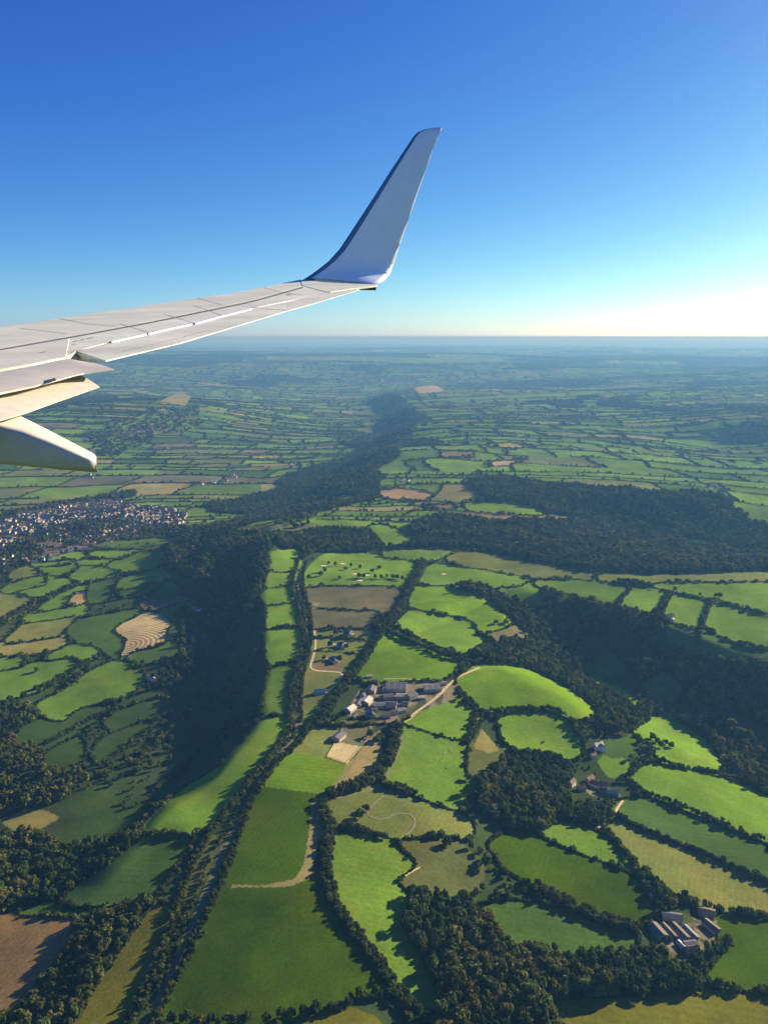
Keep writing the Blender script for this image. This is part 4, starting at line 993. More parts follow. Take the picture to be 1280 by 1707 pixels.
def house(u, v, L, W, h, rot, roofm, wallm, label, hip=0, name='house', cat='house', group=None, wing=False):
    o = empty(name, site(u, v), R_(rot)); tag(o, label, cat, group)
    rise = W * .42
    link('wall', npmesh('wall', *gable_wall(L, W, h, rise * (0 if hip else 1) + (.01 if hip else 0)), wallm), o)
    rf = link('roof', npmesh('roof', *gable_roof(L, W, h, rise, .45, .22, hip), roofm), o)
    link('chimney', npmesh('chimney', *boxes([(L * .28, L * .28 + .9, -.4, .5, h + rise * .5, h + rise + 1.4), (L * .28 + .15, L * .28 + .45, -.2, .25, h + rise + 1.4, h + rise + 1.8)]), BRICKW), rf)
    for s in (-1, 1):
        for zf in ((.9, 2.1), (3.3, 4.4)):
            if zf[1] > h - .2: continue
            for x in np.linspace(-L / 2 + 1.4, L / 2 - 1.4, max(2, int(L / 3.4))):
                if zf[0] < 1 and abs(x) < 1 and s < 0: continue
                y = s * (W / 2 + .03)
                link('window', npmesh('window', *boxes([(x - .55, x + .55, y - .05, y + .05, zf[0], zf[1]), (x - .7, x + .7, y - .08, y + .09, zf[0] - .12, zf[0] - .01)]), GLASS), o)
    link('door', npmesh('door', *boxes([(-.5, .5, -W / 2 - .09, -W / 2 + .02, 0, 2.1), (-.75, .75, -W / 2 - .7, -W / 2 - .1, 2.3, 2.42)]), DOORM), o)
    if wing:
        V, F = gable_wall(W * .8, L * .5, h - .4, L * .5 * .42); V = V[:, [1, 0, 2]] * np.array([1, -1, 1]); V[:, 1] -= W * .75; V[:, 0] += L * .15
        link('wing_wall', npmesh('wing_wall', V, F, wallm), o)
        V, F = gable_roof(W * .8, L * .5, h - .4, L * .5 * .42); V = V[:, [1, 0, 2]] * np.array([1, -1, 1]); V[:, 1] -= W * .75; V[:, 0] += L * .15
        link('wing_roof', npmesh('wing_roof', V, F, roofm), o)
    return o
def barn(u, v, L, W, h, rot, roofm, wallm, label, spans=1, name='barn', cat='barn', rise=None, group=None):
    o = empty(name, site(u, v), R_(rot)); tag(o, label, cat, group)
    w = W / spans; rise = w * .2 if rise is None else rise
    for k in range(spans):
        y = -W / 2 + w * (k + .5); sh = np.array([0, y, 0])
        V, F = gable_wall(L, w - .06 * (spans > 1), h, rise); link('wall', npmesh('wall', V + sh, F, wallm), o)
        V, F = gable_roof(L, w, h, rise, .6 if spans == 1 else -.03, .18); rf = link('roof', npmesh('roof', V + sh, F, roofm), o)
        sl = []
        for x in np.arange(-L / 2 + 4, L / 2 - 2, 9):
            for s in (-1, 1):
                yy = s * w * .25; zz = h + rise * .5 + .2
                b = len(sl); sl.append((x, yy, zz, s))
        V2, F2 = [], []
        for x, yy, zz, s in sl:
            b = len(V2); dy = w * .13; dzz = rise * dy / (w / 2)
            for a, c in ((0, -1), (1.1, -1), (1.1, 1), (0, 1)): V2.append((x + a, yy + c * dy, zz - c * s * dzz + .03))
            for a, c in ((0, -1), (1.1, -1), (1.1, 1), (0, 1)): V2.append((x + a, yy + c * dy, zz - c * s * dzz - .02))
            F2 += [[b + q for q in f] for f in ((0, 1, 2, 3), (0, 4, 5, 1), (1, 5, 6, 2), (2, 6, 7, 3), (3, 7, 4, 0))]
        if V2 and spans > 1: link('skylight', npmesh('skylight', np.array(V2) + sh, np.array(F2), PALEROOF), rf)
        link('door', npmesh('door', *boxes([(L / 2 + .02, L / 2 + .12, y - w * .25, y + w * .25, 0, h * .85)]), DOORM), o)
    return o
B = barn
B(660, 1148, 30, 25, 4.6, -4, TINROOF, STONE, 'big grey barn with three parallel roof ridges at the main farm', 3)
B(720, 1150, 25, 16, 4.2, 6, TINROOF, STONE, 'grey roofed barn beside the pale track right of the big barn', 2)
B(611, 1172, 17, 13, 5, 68, PALEROOF, STONE, 'steep barn with one bright roof side at the main farm')
B(584, 1185, 15, 11, 4, 58, PALEROOF, STONE, 'small pale roofed barn at the left end of the main farm', rise=3.5)
B(599, 1175, 17, 9, 4.5, 75, SLATE, STONE, 'dark narrow shed between the two bright barns of the main farm')
B(631, 1178, 14, 10, 4, 8, TINROOF, STONE, 'low grey shed in the middle of the main farm')
B(652, 1178, 15, 11, 5, -10, SLATE, STONE, 'dark slate barn beside the low grey shed')
B(647, 1164, 14, 10, 4.5, 10, SLATE, BRICKW, 'dark barn in front of the big grey barn')
B(669, 1163, 15, 9, 4, -6, PALEROOF, STONE, 'pale roofed shed in front of the big grey barn')
B(686, 1163, 14, 11, 5, 40, SLATE, STONE, 'dark barn turned askew at the right of the farm yard')
B(641, 1151, 9, 6, 3.5, 80, PALEROOF, STONE, 'little bright shed at the left of the big grey barn')
B(619, 1153, 16, 12, 5, 80, SLATE, BRICKW, 'dark barn left of the big grey barn')
for u, v, L, W, h, rot, rm, lab in [(606, 1160, 9, 6, 3.2, 70, SLATE, 'little slate shed behind the steep bright roofed barn'), (676, 1175, 10, 6, 3.2, -20, RUSTROOF, 'small brown roofed shed right of the dark slate barn'), (636, 1164, 8, 5, 3, 15, TILE, 'small tiled outhouse left of the dark barn in the yard'),
                                    (702, 1165, 9, 6, 3, 8, PALEROOF, 'low pale shed below the grey barn by the track'), (624, 1185, 8, 5, 3, 10, RUSTROOF, 'small brown shed beside the stone farmhouse'), (657, 1190, 9, 5, 3, -12, TINROOF, 'narrow grey lean to at the front of the main farm'), (738, 1141, 10, 6, 3, 5, TINROOF, 'small grey shed at the right end behind the track barn'), (592, 1196, 8, 5, 2.8, 60, SLATE, 'small dark shed at the lower left end of the farm')]:
    B(u, v, L, W, h, rot, rm, STONE, lab, name='shed', cat='shed')
house(617, 1193, 13, 7.5, 5.2, 12, SLATE, STONE, 'stone farmhouse with chimney at the front of the main farm', wing=True, name='farmhouse')
B(668, 1187, 12, 8, 4, 25, TINROOF, STONE, 'small grey shed beside the farm gate')
B(616, 1129, 9, 5, 3, 2, PALEROOF, WHITEW, 'small white shed in the field corner above the main farm', name='shed', cat='shed')
B(594, 1134, 6, 5, 3, 2, SLATE, STONE, 'dark little shed beside the small white shed', name='shed', cat='shed')
B(643, 1196, 13, 6, 3.5, -4, SLATE, STONE, 'low dark cottage row at the front of the farm yard')
house(580, 1057, 14.5, 9.5, 3.4, 4, SLATE, WHITEW, 'topmost of the three detached dark roofed houses', 5, wing=True)
house(569, 1077, 14.5, 9.5, 3.4, 2, SLATE, WHITEW, 'middle of the three detached dark roofed houses', 5, wing=True)
house(556, 1101, 14.5, 9.5, 3.4, 5, SLATE, WHITEW, 'lowest of the three detached dark roofed houses', 5, wing=True)
house(533, 1156, 16, 8, 3.2, 3, PALEROOF, WHITEW, 'pale roofed bungalow at the end of the tan drive', name='bungalow')
B(565, 1231, 17, 12, 4.5, 62, SLATE, STONE, 'dark roofed barn between the two square paddocks')
B(331, 1020, 36, 10, 4.5, -38, PALEROOF, STONE, 'long pale roofed barn in the left valley', name='long_barn')
B(352, 1042, 20, 12, 5, 20, TINROOF, STONE, 'grey barn in the shadow below the long pale barn')
B(362, 1028, 12, 9, 5, 70, SLATE, STONE, 'dark barn in the shadow right of the long pale barn')
house(253, 1133, 13, 8, 5.4, 24, PALEROOF, WHITEW, 'white farmhouse in the left valley', name='farmhouse', wing=True)
house(268, 1122, 8, 6, 4.5, 10, SLATE, WHITEW, 'small white cottage behind the white farmhouse', name='cottage', cat='cottage')
B(286, 1141, 9, 6, 3.4, 10, PALEROOF, STONE, 'pale shed right of the white farmhouse')
for u, v, L, W, rot, rm, lab in [(1095, 1556, 19, 11, -72, RUSTROOF, 'first of the four parallel long barns from the left, broad tan roof'), (1113, 1556, 20, 5.5, -72, RUSTROOF, 'second of the four parallel long barns from the left, narrowest roof'), (1131, 1557, 22, 8, -70, RUSTROOF, 'third of the four parallel long barns from the left, brightest tan roof'),
                                 (1149, 1559, 18, 7, -70, TINROOF, 'fourth of the four parallel long barns from the left, grey roof'), (1119, 1532, 20, 10, -12, SLATE, 'dark slate barn above the four parallel long barns'), (1177, 1525, 16, 12, -22, RUSTROOF, 'tan roofed barn at the top right of the farm of long barns'),
                                 (1184, 1548, 17, 9, -62, RUSTROOF, 'tan roofed barn below the top right barn'), (1150, 1578, 13, 7, 8, SLATE, 'dark cross barn at the lower end of the long barns')]:
    B(u, v, L * .88, W * .88, 4, rot, rm, STONE, lab)
B(1134, 1578, 8, 4, 3, -68, PALEROOF, STONE, 'little pale shed under the long barns', name='shed', cat='shed')
house(1153, 1588, 11, 6, 4.6, 10, TILE, STONE, 'pale farmhouse at the lower end of the long barns', name='farmhouse')
house(1126, 1612, 9, 6, 4.4, -30, TILE, STONE, 'pale cottage at the tree edge below the long barns', name='cottage', cat='cottage')
B(1090, 1497, 8, 5, 3, -30, PALEROOF, STONE, 'small pale hut in the field corner above the long barns', name='shed', cat='shed')
for u, v, L, W, rot, rm, wm, lab in [(952, 1309, 11, 7, 50, TILE, WHITEW, 'white gabled house at the left end of the hamlet'), (968, 1318, 10, 6, 15, TILE, STONE, 'brown roofed cottage low in the hamlet'), (982, 1303, 12, 7, 40, TILE, STONE, 'brown roofed house at the top of the hamlet'), (991, 1311, 11, 7, -35, TILE, WHITEW, 'white walled house in the middle of the hamlet'),
                                     (1002, 1313, 13, 9, -15, SLATE, STONE, 'slate roofed house at the right of the hamlet'), (1020, 1326, 14, 6, -12, PALEROOF, STONE, 'pale roofed house at the lower right end of the hamlet'), (1005, 1322, 10, 5, -10, TILE, STONE, 'low brown cottage behind the pale roofed hamlet house')]:
    house(u, v, L, W, 5, rot, rm, wm, lab, name='cottage', cat='cottage')
house(996, 1247, 13, 8, 5.4, 28, PALEROOF, WHITEW, 'bright white house among trees above the hamlet', wing=True)
house(988, 1262, 8, 6, 4, 28, TILE, WHITEW, 'small white cottage below the bright white house', name='cottage', cat='cottage')
house(1115, 1031, 16, 9, 5.4, 15, SLATE, WHITEW, 'dark roofed white house at the foot of the light scarp field')
house(1035, 1022, 12, 8, 5, 5, SLATE, STONE, 'slate roofed house hidden under the scarp trees')
B(1120, 1034, 9, 6, 3, 80, PALEROOF, WHITEW, 'small white outbuilding beside the dark roofed white house', name='shed', cat='shed')

# town and far villages: small copies of six houses
def town_mesh(i, L, W, h, rm, wm, hip=0):
    V, F = gable_wall(L, W, h, W * .4); V2, F2 = gable_roof(L, W, h, W * .4, .4, .2, hip); nq = sum(len(f) for f in F)
    C, CF = boxes([(L * .3, L * .3 + .8, -.4, .4, h + W * .15, h + W * .4 + 1.2)])
    Vs = np.concatenate([V, V2, C]); Fq = [F[0], F2[0] + len(V), CF + len(V) + len(V2)]; Ft = [F[1]] + ([F2[1] + len(V)] if len(F2) > 1 else [])
    mi = [0] * len(F[0]) + [1] * len(F2[0]) + [2] * len(CF) + [0] * len(F[1]) + ([1] * len(F2[1]) if len(F2) > 1 else [])
    return npmesh('town_house_%d' % i, Vs, Fq + Ft, [wm, rm, BRICKW], mi)
TM = [(town_mesh(0, 11, 8, 5.2, TILE, WHITEW), 'white walled brown roofed'), (town_mesh(1, 14, 8, 5.2, SLATE, TOWNW), 'cream walled slate roofed'), (town_mesh(2, 10, 8, 5, TILE, BRICKW), 'brick walled brown roofed'),
      (town_mesh(3, 22, 8, 5.4, TILE, TOWNW), 'long cream terraced'), (town_mesh(4, 12, 10, 3, PALEROOF, WHITEW, 3), 'low pale roofed'), (town_mesh(5, 16, 9, 6.5, RUSTROOF, STONE), 'tall tan roofed')]
tr = random.Random(4); tpts = []
for T, n, nm in ((TOWN[0], 128, 'left part of the valley town'), (TOWN[1], 44, 'lower edge of the valley town'), (TOWN[2], 62, 'right part of the valley town')):
    W = unproject(T[:, 0], T[:, 1])[:, :2]; x0, y0 = W.min(0); x1, y1 = W.max(0); c = 0; used = []
    ang0 = tr.uniform(-.3, .3)
    for _ in range(9000):
        if c >= n: break
        # houses string along streets
        x, y = tr.uniform(x0, x1), tr.uniform(y0, y1); a = ang0 + .9 * (float(vnoise(x / 220, y / 220, 71)) - .5)
        for k in range(tr.randint(3, 7)):
            px_, py_ = x + math.cos(a) * k * 19, y + math.sin(a) * k * 19
            if c < n and inpoly(np.array([px_]), np.array([py_]), W)[0] and all((px_ - q[0]) ** 2 + (py_ - q[1]) ** 2 > 15.5 ** 2 for q in used):
                used.append((px_, py_)); tpts.append((px_, py_, a, nm)); c += 1
VILL = [("village on the plateau at the right", "1180,812 1186,808 1192,812 1198,810 1204,814 1208,820 1200,822 1194,824 1186,826 1178,826 1212,818 1170,828 1216,828 1184,818 1174,820"), ("hamlet over the right hand forest", "1022,817 1026,820 1032,819 1038,821 1044,820 1030,816"),
        ("hamlet in the middle of the far plateau", "664,796 670,800 675,803 680,802 682,800 660,802 672,804"), ("village in the far left valley", "384,791 390,793 396,791 402,793 408,790 394,796 386,796 378,802 368,804 358,806 346,806 338,808"),
        ("farmstead far off in the green vale", "434,764 484,775 490,773 496,776 476,828 480,830 534,828 358,850"), ("farmstead on the far side of the plateau", "842,754 848,756 838,752 972,748 1090,722"), ("farmstead behind the flap in the far vale", "150,792 158,794 154,797 275,752 280,748")]
for nm, p in VILL:
    W = unproject(*pts(p).T)
    for w in W: tpts.append((w[0], w[1], tr.uniform(-.6, .6), nm))
tp = np.array([(a, b) for a, b, _, _ in tpts]); tz = height(tp[:, 0], tp[:, 1])
for (x, y, a, nm), z in zip(tpts, tz):
    i = tr.choice([0, 0, 1, 1, 2, 3, 4, 5])
    o = bpy.data.objects.new('town_house', TM[i][0]); COL.objects.link(o); o.location = (x, y, z); o.rotation_euler = (0, 0, a + (math.pi / 2 if tr.random() < .25 else 0))
    tag(o, TM[i][1] + ' house in the ' + nm, 'house', TM[i][1] + ' houses: ' + nm)

# the rest of the town, past the three hundred houses that show largest
hx2, hy2, ha2 = [], [], []; occ = {(int(a // 14), int(b // 14)) for a, b in tp}
for T, n in ((TOWN[0], 520), (TOWN[1], 190), (TOWN[2], 300)):
    W = unproject(T[:, 0], T[:, 1])[:, :2]; x0, y0 = W.min(0); x1, y1 = W.max(0); c = 0
    for _ in range(12000):
        if c >= n: break
        x, y = tr.uniform(x0, x1), tr.uniform(y0, y1); a = .15 + .9 * (float(vnoise(x / 220, y / 220, 71)) - .5)
        if fbm(np.array([x / 120]), np.array([y / 120]), 2, 37)[0] < .40: continue
        for k in range(tr.randint(4, 9)):
            px_, py_ = x + math.cos(a) * k * 15, y + math.sin(a) * k * 15; cc = (int(px_ // 14), int(py_ // 14))
            if cc not in occ and inpoly(np.array([px_]), np.array([py_]), W)[0]: occ.add(cc); hx2.append(px_); hy2.append(py_); ha2.append(a + (1.57 if tr.random() < .2 else 0)); c += 1
hx2, hy2 = np.array(hx2), np.array(hy2); kinds_ = {}
for o in COL.objects:
    if o.name.startswith('town_house'): kinds_.setdefault(o.data.name, o)
src_h = list(kinds_.values())
scatter_object('town_houses', hx2, hy2, height(hx2, hy2), np.stack([RNG.uniform(.8, 1.15, len(hx2))] * 3, -1), ha2, RNG.integers(0, len(src_h), len(hx2)), src_h, 'dense small roofs filling the streets of the valley town', 'houses')
# ------------------------------------------------------------------ grazing sheep
def sheep_mesh():
    bm = bmesh.new()
    secs = [(-.55, .62, .10, .12), (-.45, .66, .26, .28), (-.15, .66, .32, .33), (.2, .68, .31, .32), (.42, .68, .24, .26), (.55, .66, .14, .18), (.68, .56, .10, .12), (.82, .42, .09, .09), (.93, .34, .05, .05)]
    rings = [[bm.verts.new((x, math.cos(t * .785) * w, z + math.sin(t * .785) * h)) for t in range(8)] for x, z, w, h in secs]
    for A, C in zip(rings, rings[1:]):
        for t in range(8): bm.faces.new((A[t], A[(t + 1) % 8], C[(t + 1) % 8], C[t]))
    bm.faces.new(rings[0][::-1]); bm.faces.new(rings[-1])
    for x in (-.36, .32):
        for y in (-.15, .15):
            top = [bm.verts.new((x + a * .07, y + b * .06, .5)) for a, b in ((-1, -1), (1, -1), (1, 1), (-1, 1))]; bot = [bm.verts.new((x + a * .04, y + b * .035, 0)) for a, b in ((-1, -1), (1, -1), (1, 1), (-1, 1))]
            for t in range(4): bm.faces.new((bot[t], bot[(t + 1) % 4], top[(t + 1) % 4], top[t]))
            bm.faces.new(bot[::-1])
    for s in (-1, 1):
        e = [bm.verts.new(c) for c in ((.70, s * .08, .62), (.76, s * .1, .6), (.72, s * .22, .56))]; bm.faces.new(e)
    me = bpy.data.meshes.new('sheep'); bm.to_mesh(me); bm.free(); me.materials.append(WOOL); return me
SM = sheep_mesh()
for p in pts("742,1240 722,1236 743,1261 741,1263 745,1260 735,1268 750,1252 749,1249 744,1280 746,1281 738,1265 741,1256 752,1254 720,1237"):
    w = site(p[0], p[1]); o = bpy.data.objects.new('sheep', SM); COL.objects.link(o); o.location = w; o.rotation_euler = (0, 0, random.uniform(0, 6.28)); o.scale = (1.3, 1.3, 1.3)
    tag(o, 'white sheep grazing in the wide pasture below the farm', 'sheep', 'sheep grazing in the wide pasture')

# ------------------------------------------------------------------ the wing outside the window
def at(u, v, Y):
    d = ray(u, v); return d * (Y / d[1]) + np.array([0, 0, CAMZ])
def plane(a, b, c):
    n = np.cross(b - a, c - a); n /= np.linalg.norm(n); return a, (n if n[2] > 0 else -n)
O = np.array([0, 0, CAMZ])
def onp(u, v, pl):
    d = ray(u, v); return O + d * (np.dot(pl[0] - O, pl[1]) / np.dot(d, pl[1]))
wroot = empty('airplane_wing', at(120, 560, 8)); tag(wroot, 'pale grey swept airliner wing with flaps down and a tall upturned winglet', 'aircraft wing')
def wpart(name, V, F, mats, midx=None, smooth=False):
    V = np.asarray(V, float) - np.array(wroot.location)
    return link(name, npmesh(name, V, F, mats, midx, smooth), wroot)
WPL = plane(at(200, 516, 9.55), at(500, 466, 13.0), at(300, 572, 6.83))
def curve(ps, t):
    ps = np.asarray(ps, float); d = np.linalg.norm(np.diff(ps, axis=0), axis=1); s = np.concatenate([[0], np.cumsum(d)]); s /= s[-1]
    return np.array([np.interp(t, s, ps[:, 0]), np.interp(t, s, ps[:, 1])]).T
def slab(name, A, Bc, pl, th, material, n=24, gap=.012, nose=0, bulge=0, m=8, tt=None, back=0):
    """skin panel between px curve A (far/leading) and Bc (near/trailing) on plane pl, th thick, with rounded edges"""
    t = np.linspace(0, 1, n); a = curve(pts(A), t); b = curve(pts(Bc), t)
    PA = np.array([onp(*q, pl) for q in a]); PB = np.array([onp(*q, pl) for q in b])
    rows = []
    ch = np.linalg.norm(PB - PA, axis=1)[:, None]; d = (PB - PA) / ch; up = pl[1]
    thv = th if np.isscalar(th) else np.interp(t, [0, 1], th)[:, None]
    prof = []
    if nose: prof += [(-.0, -1.0, 0), (-.012, -.78, 0), (-.016, -.5, 0), (-.012, -.22, 0)]
    else: prof += [(gap / 2, -1, 1), (gap / 2, -.12, 1)]
    for k in range(m + 1):
        s = k / m; e = .004 if k in (0, m) and not nose else 0
        prof.append((s, 'top', 0))
    prof += [(1, -.12, 2), (1, -1, 2)]
    for s, z, kind in prof:
        if z == 'top':
            off = d * np.clip(ch * s, gap, ch - gap) if not nose else d * (ch * s)
            rows.append(PA + off + up * (bulge * 4 * s * (1 - s)) * ch)
        elif kind == 1: rows.append(PA + d * s + up * thv * z)
        elif kind == 2: rows.append(PB - d * gap / 2 + up * thv * z * (1 if not back else back))
        else: rows.append(PA + d * s * 10 * thv * .6 + up * thv * z)
    G = np.array(rows); k, n_ = G.shape[:2]
    V = G.reshape(-1, 3); F = [(i * n_ + j, i * n_ + j + 1, (i + 1) * n_ + j + 1, (i + 1) * n_ + j) for i in range(k - 1) for j in range(n_ - 1)]
    F += [((k - 1) * n_ + j, (k - 1) * n_ + j + 1, j + 1, j) for j in range(n_ - 1)]
    caps = [[i * n_ for i in range(k)], [i * n_ + n_ - 1 for i in range(k)][::-1]]
    return wpart(name, V, [np.array(F), np.array(caps[:1]), np.array(caps[1:])], material, smooth=False)
LE = "-160,570 -60,555 0,545 100,531 200,516 300,501 380,490 445,478 500,466"
L1 = "-160,610 0,580 125,558 250,535 420,500 505,476"
L2 = "-160,640 0,617 60,606 112,595 128,585 190,569 245,557 325,540 420,514 500,498 590,481"
TE = "120,607 177,601 300,572 390,545 480,518 545,500 600,483"
LT = "-160,640 0,617 60,606 112,595"
slab('leading_edge_slat', LE, L1, WPL, (.34, .14), WPAINT, 40, .008, nose=1)
slab('wing_box_skin', L1, L2, WPL, (.34, .12), WPALE, 40, .004, back=.2)
slab('aileron', "128,585 190,569 245,557 325,540 420,514 478,503", "177,601 300,572 390,545 480,518", WPL, (.10, .05), WPALE, 26, .008, back=.1)
slab('outer_trailing_panel', "478.6,503 500,498 545,489 590,481", "480.6,517.8 520,507 560,495 600,483", WPL, (.05, .03), WPAINT, 12, .002, back=.1)
slab('spoiler_panel', "-160,613 0,585 60,574.5 116,563.5", "-160,636 0,616 60,605 110,595", (WPL[0] + WPL[1] * .003, WPL[1]), .004, WPAINT, 18, .006)
for nm, a, b in [('seam_strip', "33,547 72,551 110,556", None), ('seam_strip', "201,540 226,547 250,555", None), ('seam_strip', "274,524 300,531 323,538", None), ('seam_strip', "323,509 347,517 371,526", None), ('seam_strip', "420,512 450,515 481,517.5", None), ('seam_strip', "100,531 150,540 196,544", None),
                 ('seam_strip', "440,479 470,487 505,492", None), ('seam_strip', "0,583 125,561 250,538 420,503 505,479", None), ('seam_strip', "189,590 268,571 347,551", None), ('seam_strip', "119,587 190,571 250,559", None), ('seam_strip', "330,497 352,503 372,508", None), ('seam_strip', "119,587 145,594 177,601", None)]:
    P = curve(pts(a), np.linspace(0, 1, 16)); w = .9
    tdir = np.gradient(P, axis=0); tdir /= np.linalg.norm(tdir, axis=1)[:, None]; nn = np.stack([-tdir[:, 1], tdir[:, 0]], -1)
    pl = (WPL[0] + WPL[1] * .0012, WPL[1]); big = 'strip' in nm and a.startswith('0,583')
    ww = 1.1 if big else .3
    A_ = np.array([onp(*q, pl) for q in P - nn * ww]); B_ = np.array([onp(*q, pl) for q in P + nn * ww]); V = np.concatenate([A_, B_]); n = 16
    F = [(i, i + 1, n + i + 1, n + i) for i in range(n - 1)]
    wpart('panel_seam', V, np.array(F), WSEAM if big else WLINE)
for a in ("124,569 131,567.5", "135,566.6 142,565.2", "146,564.4 156,562.4", "122,573 128,574.4", "318,523 326,521.6", "328,521.2 336,520", "478,491.5 486,490.4", "66,588.5 78,586"):
    P = curve(pts(a), np.linspace(0, 1, 4)); pl = (WPL[0] + WPL[1] * .0036, WPL[1]); A_ = np.array([onp(u, v - .35, pl) for u, v in P]); B_ = np.array([onp(u, v + .35, pl) for u, v in P]); n = 4
    wpart('stencil_mark', np.concatenate([A_, B_]), np.array([(i, i + 1, n + i + 1, n + i) for i in range(n - 1)]), WSEAM)
for a in ("187,570 217,563.5 245,557.5", "248,556.5 285,548 321,540.5", "326,539.5 372,527 420,515"):
    P = curve(pts(a), np.linspace(0, 1, 8)); pl = (WPL[0] + WPL[1] * .012, WPL[1]); pb = (WPL[0] + WPL[1] * .0, WPL[1])
    A_ = np.array([onp(u, v - 1.0, pl) for u, v in P]); B_ = np.array([onp(u, v + 1.6, pb) for u, v in P]); n = 8
    C_ = np.array([onp(u, v - 2.0, pb) for u, v in P]); V = np.concatenate([A_, B_, C_])
    F = [(i, i + 1, n + i + 1, n + i) for i in range(n - 1)] + [(i + 1, i, 2 * n + i, 2 * n + i + 1) for i in range(n - 1)]
    wpart('balance_panel_lip', V, np.array(F), WLET)
FP1 = plane(at(110, 597, 6.35), at(192, 616, 5.85), at(0, 654, 5.0))
slab('fore_flap', "-160,648 0,620 60,609 110,597 140,603", "-160,694 0,655 60,643 135,623 192,616", FP1, (.16, .04), WFLAP, 22, .004, bulge=.02, nose=0, back=.12)
FP2 = plane(at(132, 624, 5.9), at(167, 645, 5.72), at(0, 700, 4.72))
slab('aft_flap', "-160,698 0,657 60,643 132,624", "-160,748 0,700 37,690 100,668 167,645", FP2, (.13, .035), WFLAP, 22, .004, bulge=.02, back=.12)
FQ = (FP1[0] + FP1[1] * .006, FP1[1])
P = [(75, 634), (92, 630), (95, 634), (79, 639)]; V = [onp(u, v, FQ) for u, v in P] + [onp(u, v, (FP1[0] - FP1[1] * .0, FP1[1])) for u, v in P]
wpart('flap_drive_slot', V, np.array([(0, 1, 2, 3), (0, 4, 5, 1), (1, 5, 6, 2), (2, 6, 7, 3), (3, 7, 4, 0)]), WDARK)
# flap track fairing: a canoe with a flat sunlit back, drooping aft
rows = []
for u, vt, vs_, vb, Yf, Yn in [(-260, 640, 655, 742, 5.15, 4.75), (-100, 668, 684, 762, 5.15, 4.75), (37, 692, 719, 777, 5.12, 4.74), (80, 714, 735, 780, 5.08, 4.74), (120, 735.5, 752, 782, 5.0, 4.75), (148, 750, 764, 783, 4.96, 4.77), (158, 756, 768, 783, 4.94, 4.79), (162, 762, 770, 781, 4.91, 4.82)]:
    far_t = at(u, vt, Yf); near_t = at(u, vs_, Yn); near_b = at(u, vb, Yn); far_b = near_b + (far_t - near_t) * np.array([1, 1, 0]) + np.array([0, 0, .0])
    # round the shoulders
    c = (far_t + near_t) / 2 + np.array([0, 0, .012]); k1 = near_t * .86 + near_b * .14 + np.array([0, -.006, 0]); k0 = near_t * .9 + far_t * .1 + np.array([0, 0, .004])
    kb = near_b * .88 + near_t * .12; mb = (near_b + far_b) / 2 - np.array([0, 0, .03])
    rows.append([far_b * .5 + far_t * .5, far_t * .93 + far_b * .07, far_t * .9 + near_t * .1, c, k0, near_t * .97 + near_b * .03, k1, kb, near_b * .9 + far_b * .1, mb, far_b])
G = np.array(rows); k, n_ = G.shape[:2]
F = [(i * n_ + j, (i + 1) * n_ + j, (i + 1) * n_ + (j + 1) % n_, i * n_ + (j + 1) % n_) for i in range(k - 1) for j in range(n_)]
wpart('flap_track_fairing', G.reshape(-1, 3), [np.array(F), np.array([[(k - 1) * n_ + j for j in range(n_)]])], WFLAP, smooth=True)
# winglet: blended loft from the tip, thin aerofoil sections
st = [((505, 466.5), (628, 474), 13.0, 13.0, 0), ((514, 461), (634, 471.5), 13.04, 13.04, .05), ((530, 449.5), (642, 466), 13.1, 13.2, .15), ((548, 435), (650, 456), 13.16, 13.38, .35), ((566, 415), (656.5, 439), 13.24, 13.44, .7), ((590, 379), (667, 407), 13.32, 13.48, 1), ((622, 330), (681, 366), 13.42, 13.5, 1), ((652, 283), (695, 325), 13.52, 13.55, 1), ((676, 247), (711, 280), 13.6, 13.58, 1), ((690, 226), (722, 248), 13.66, 13.63, 1), ((697, 220), (730, 228), 13.68, 13.67, 1), ((708, 215.5), (734, 219.5), 13.7, 13.69, 1), ((722, 213), (737, 212.5), 13.71, 13.7, 1)]
rows, edge = [], []
up0 = WPL[1]; inb = np.array([.0, -1.0, .12]); inb /= np.linalg.norm(inb)
cs = [0, .012, .035, .075, .11, .25, .45, .7, .9, 1.0]
for le, te, y1, y2, k in st:
    A_, B_ = at(*le, y1), at(*te, y2); nrm = up0 * (1 - k) + inb * k; nrm /= np.linalg.norm(nrm); ch = np.linalg.norm(B_ - A_)
    t = [.0, .010, .0165, .022, .025, .030, .027, .016, .006, .0015]
    inner = [A_ + (B_ - A_) * c + nrm * ch * h * 1.0 for c, h in zip(cs, t)]; outer = [A_ + (B_ - A_) * c - nrm * ch * h for c, h in zip(cs, t)][1:][::-1]
    rows.append(inner + outer)
G = np.array(rows); k, n_ = G.shape[:2]; ni = len(cs)
F, mi = [], []
for i in range(k - 1):
    for j in range(n_):
        F.append((i * n_ + j, i * n_ + (j + 1) % n_, (i + 1) * n_ + (j + 1) % n_, (i + 1) * n_ + j)); mi.append(0)
skin = [f for f, (i, j) in zip(F, [(i, j) for i in range(k - 1) for j in range(n_)]) if not (j < 4 or j >= n_ - 4)]
lead = [f for f, (i, j) in zip(F, [(i, j) for i in range(k - 1) for j in range(n_)]) if (j < 4 or j >= n_ - 4)]
V = G.reshape(-1, 3)
wl = wpart('winglet', V, [np.array(skin), np.array([[(k - 1) * n_ + j for j in range(n_)]])], WLET, smooth=True)
link('winglet_leading_edge', npmesh('winglet_leading_edge', V - np.array(wroot.location), np.array(lead[:]), WLEAD, smooth=True), wl)
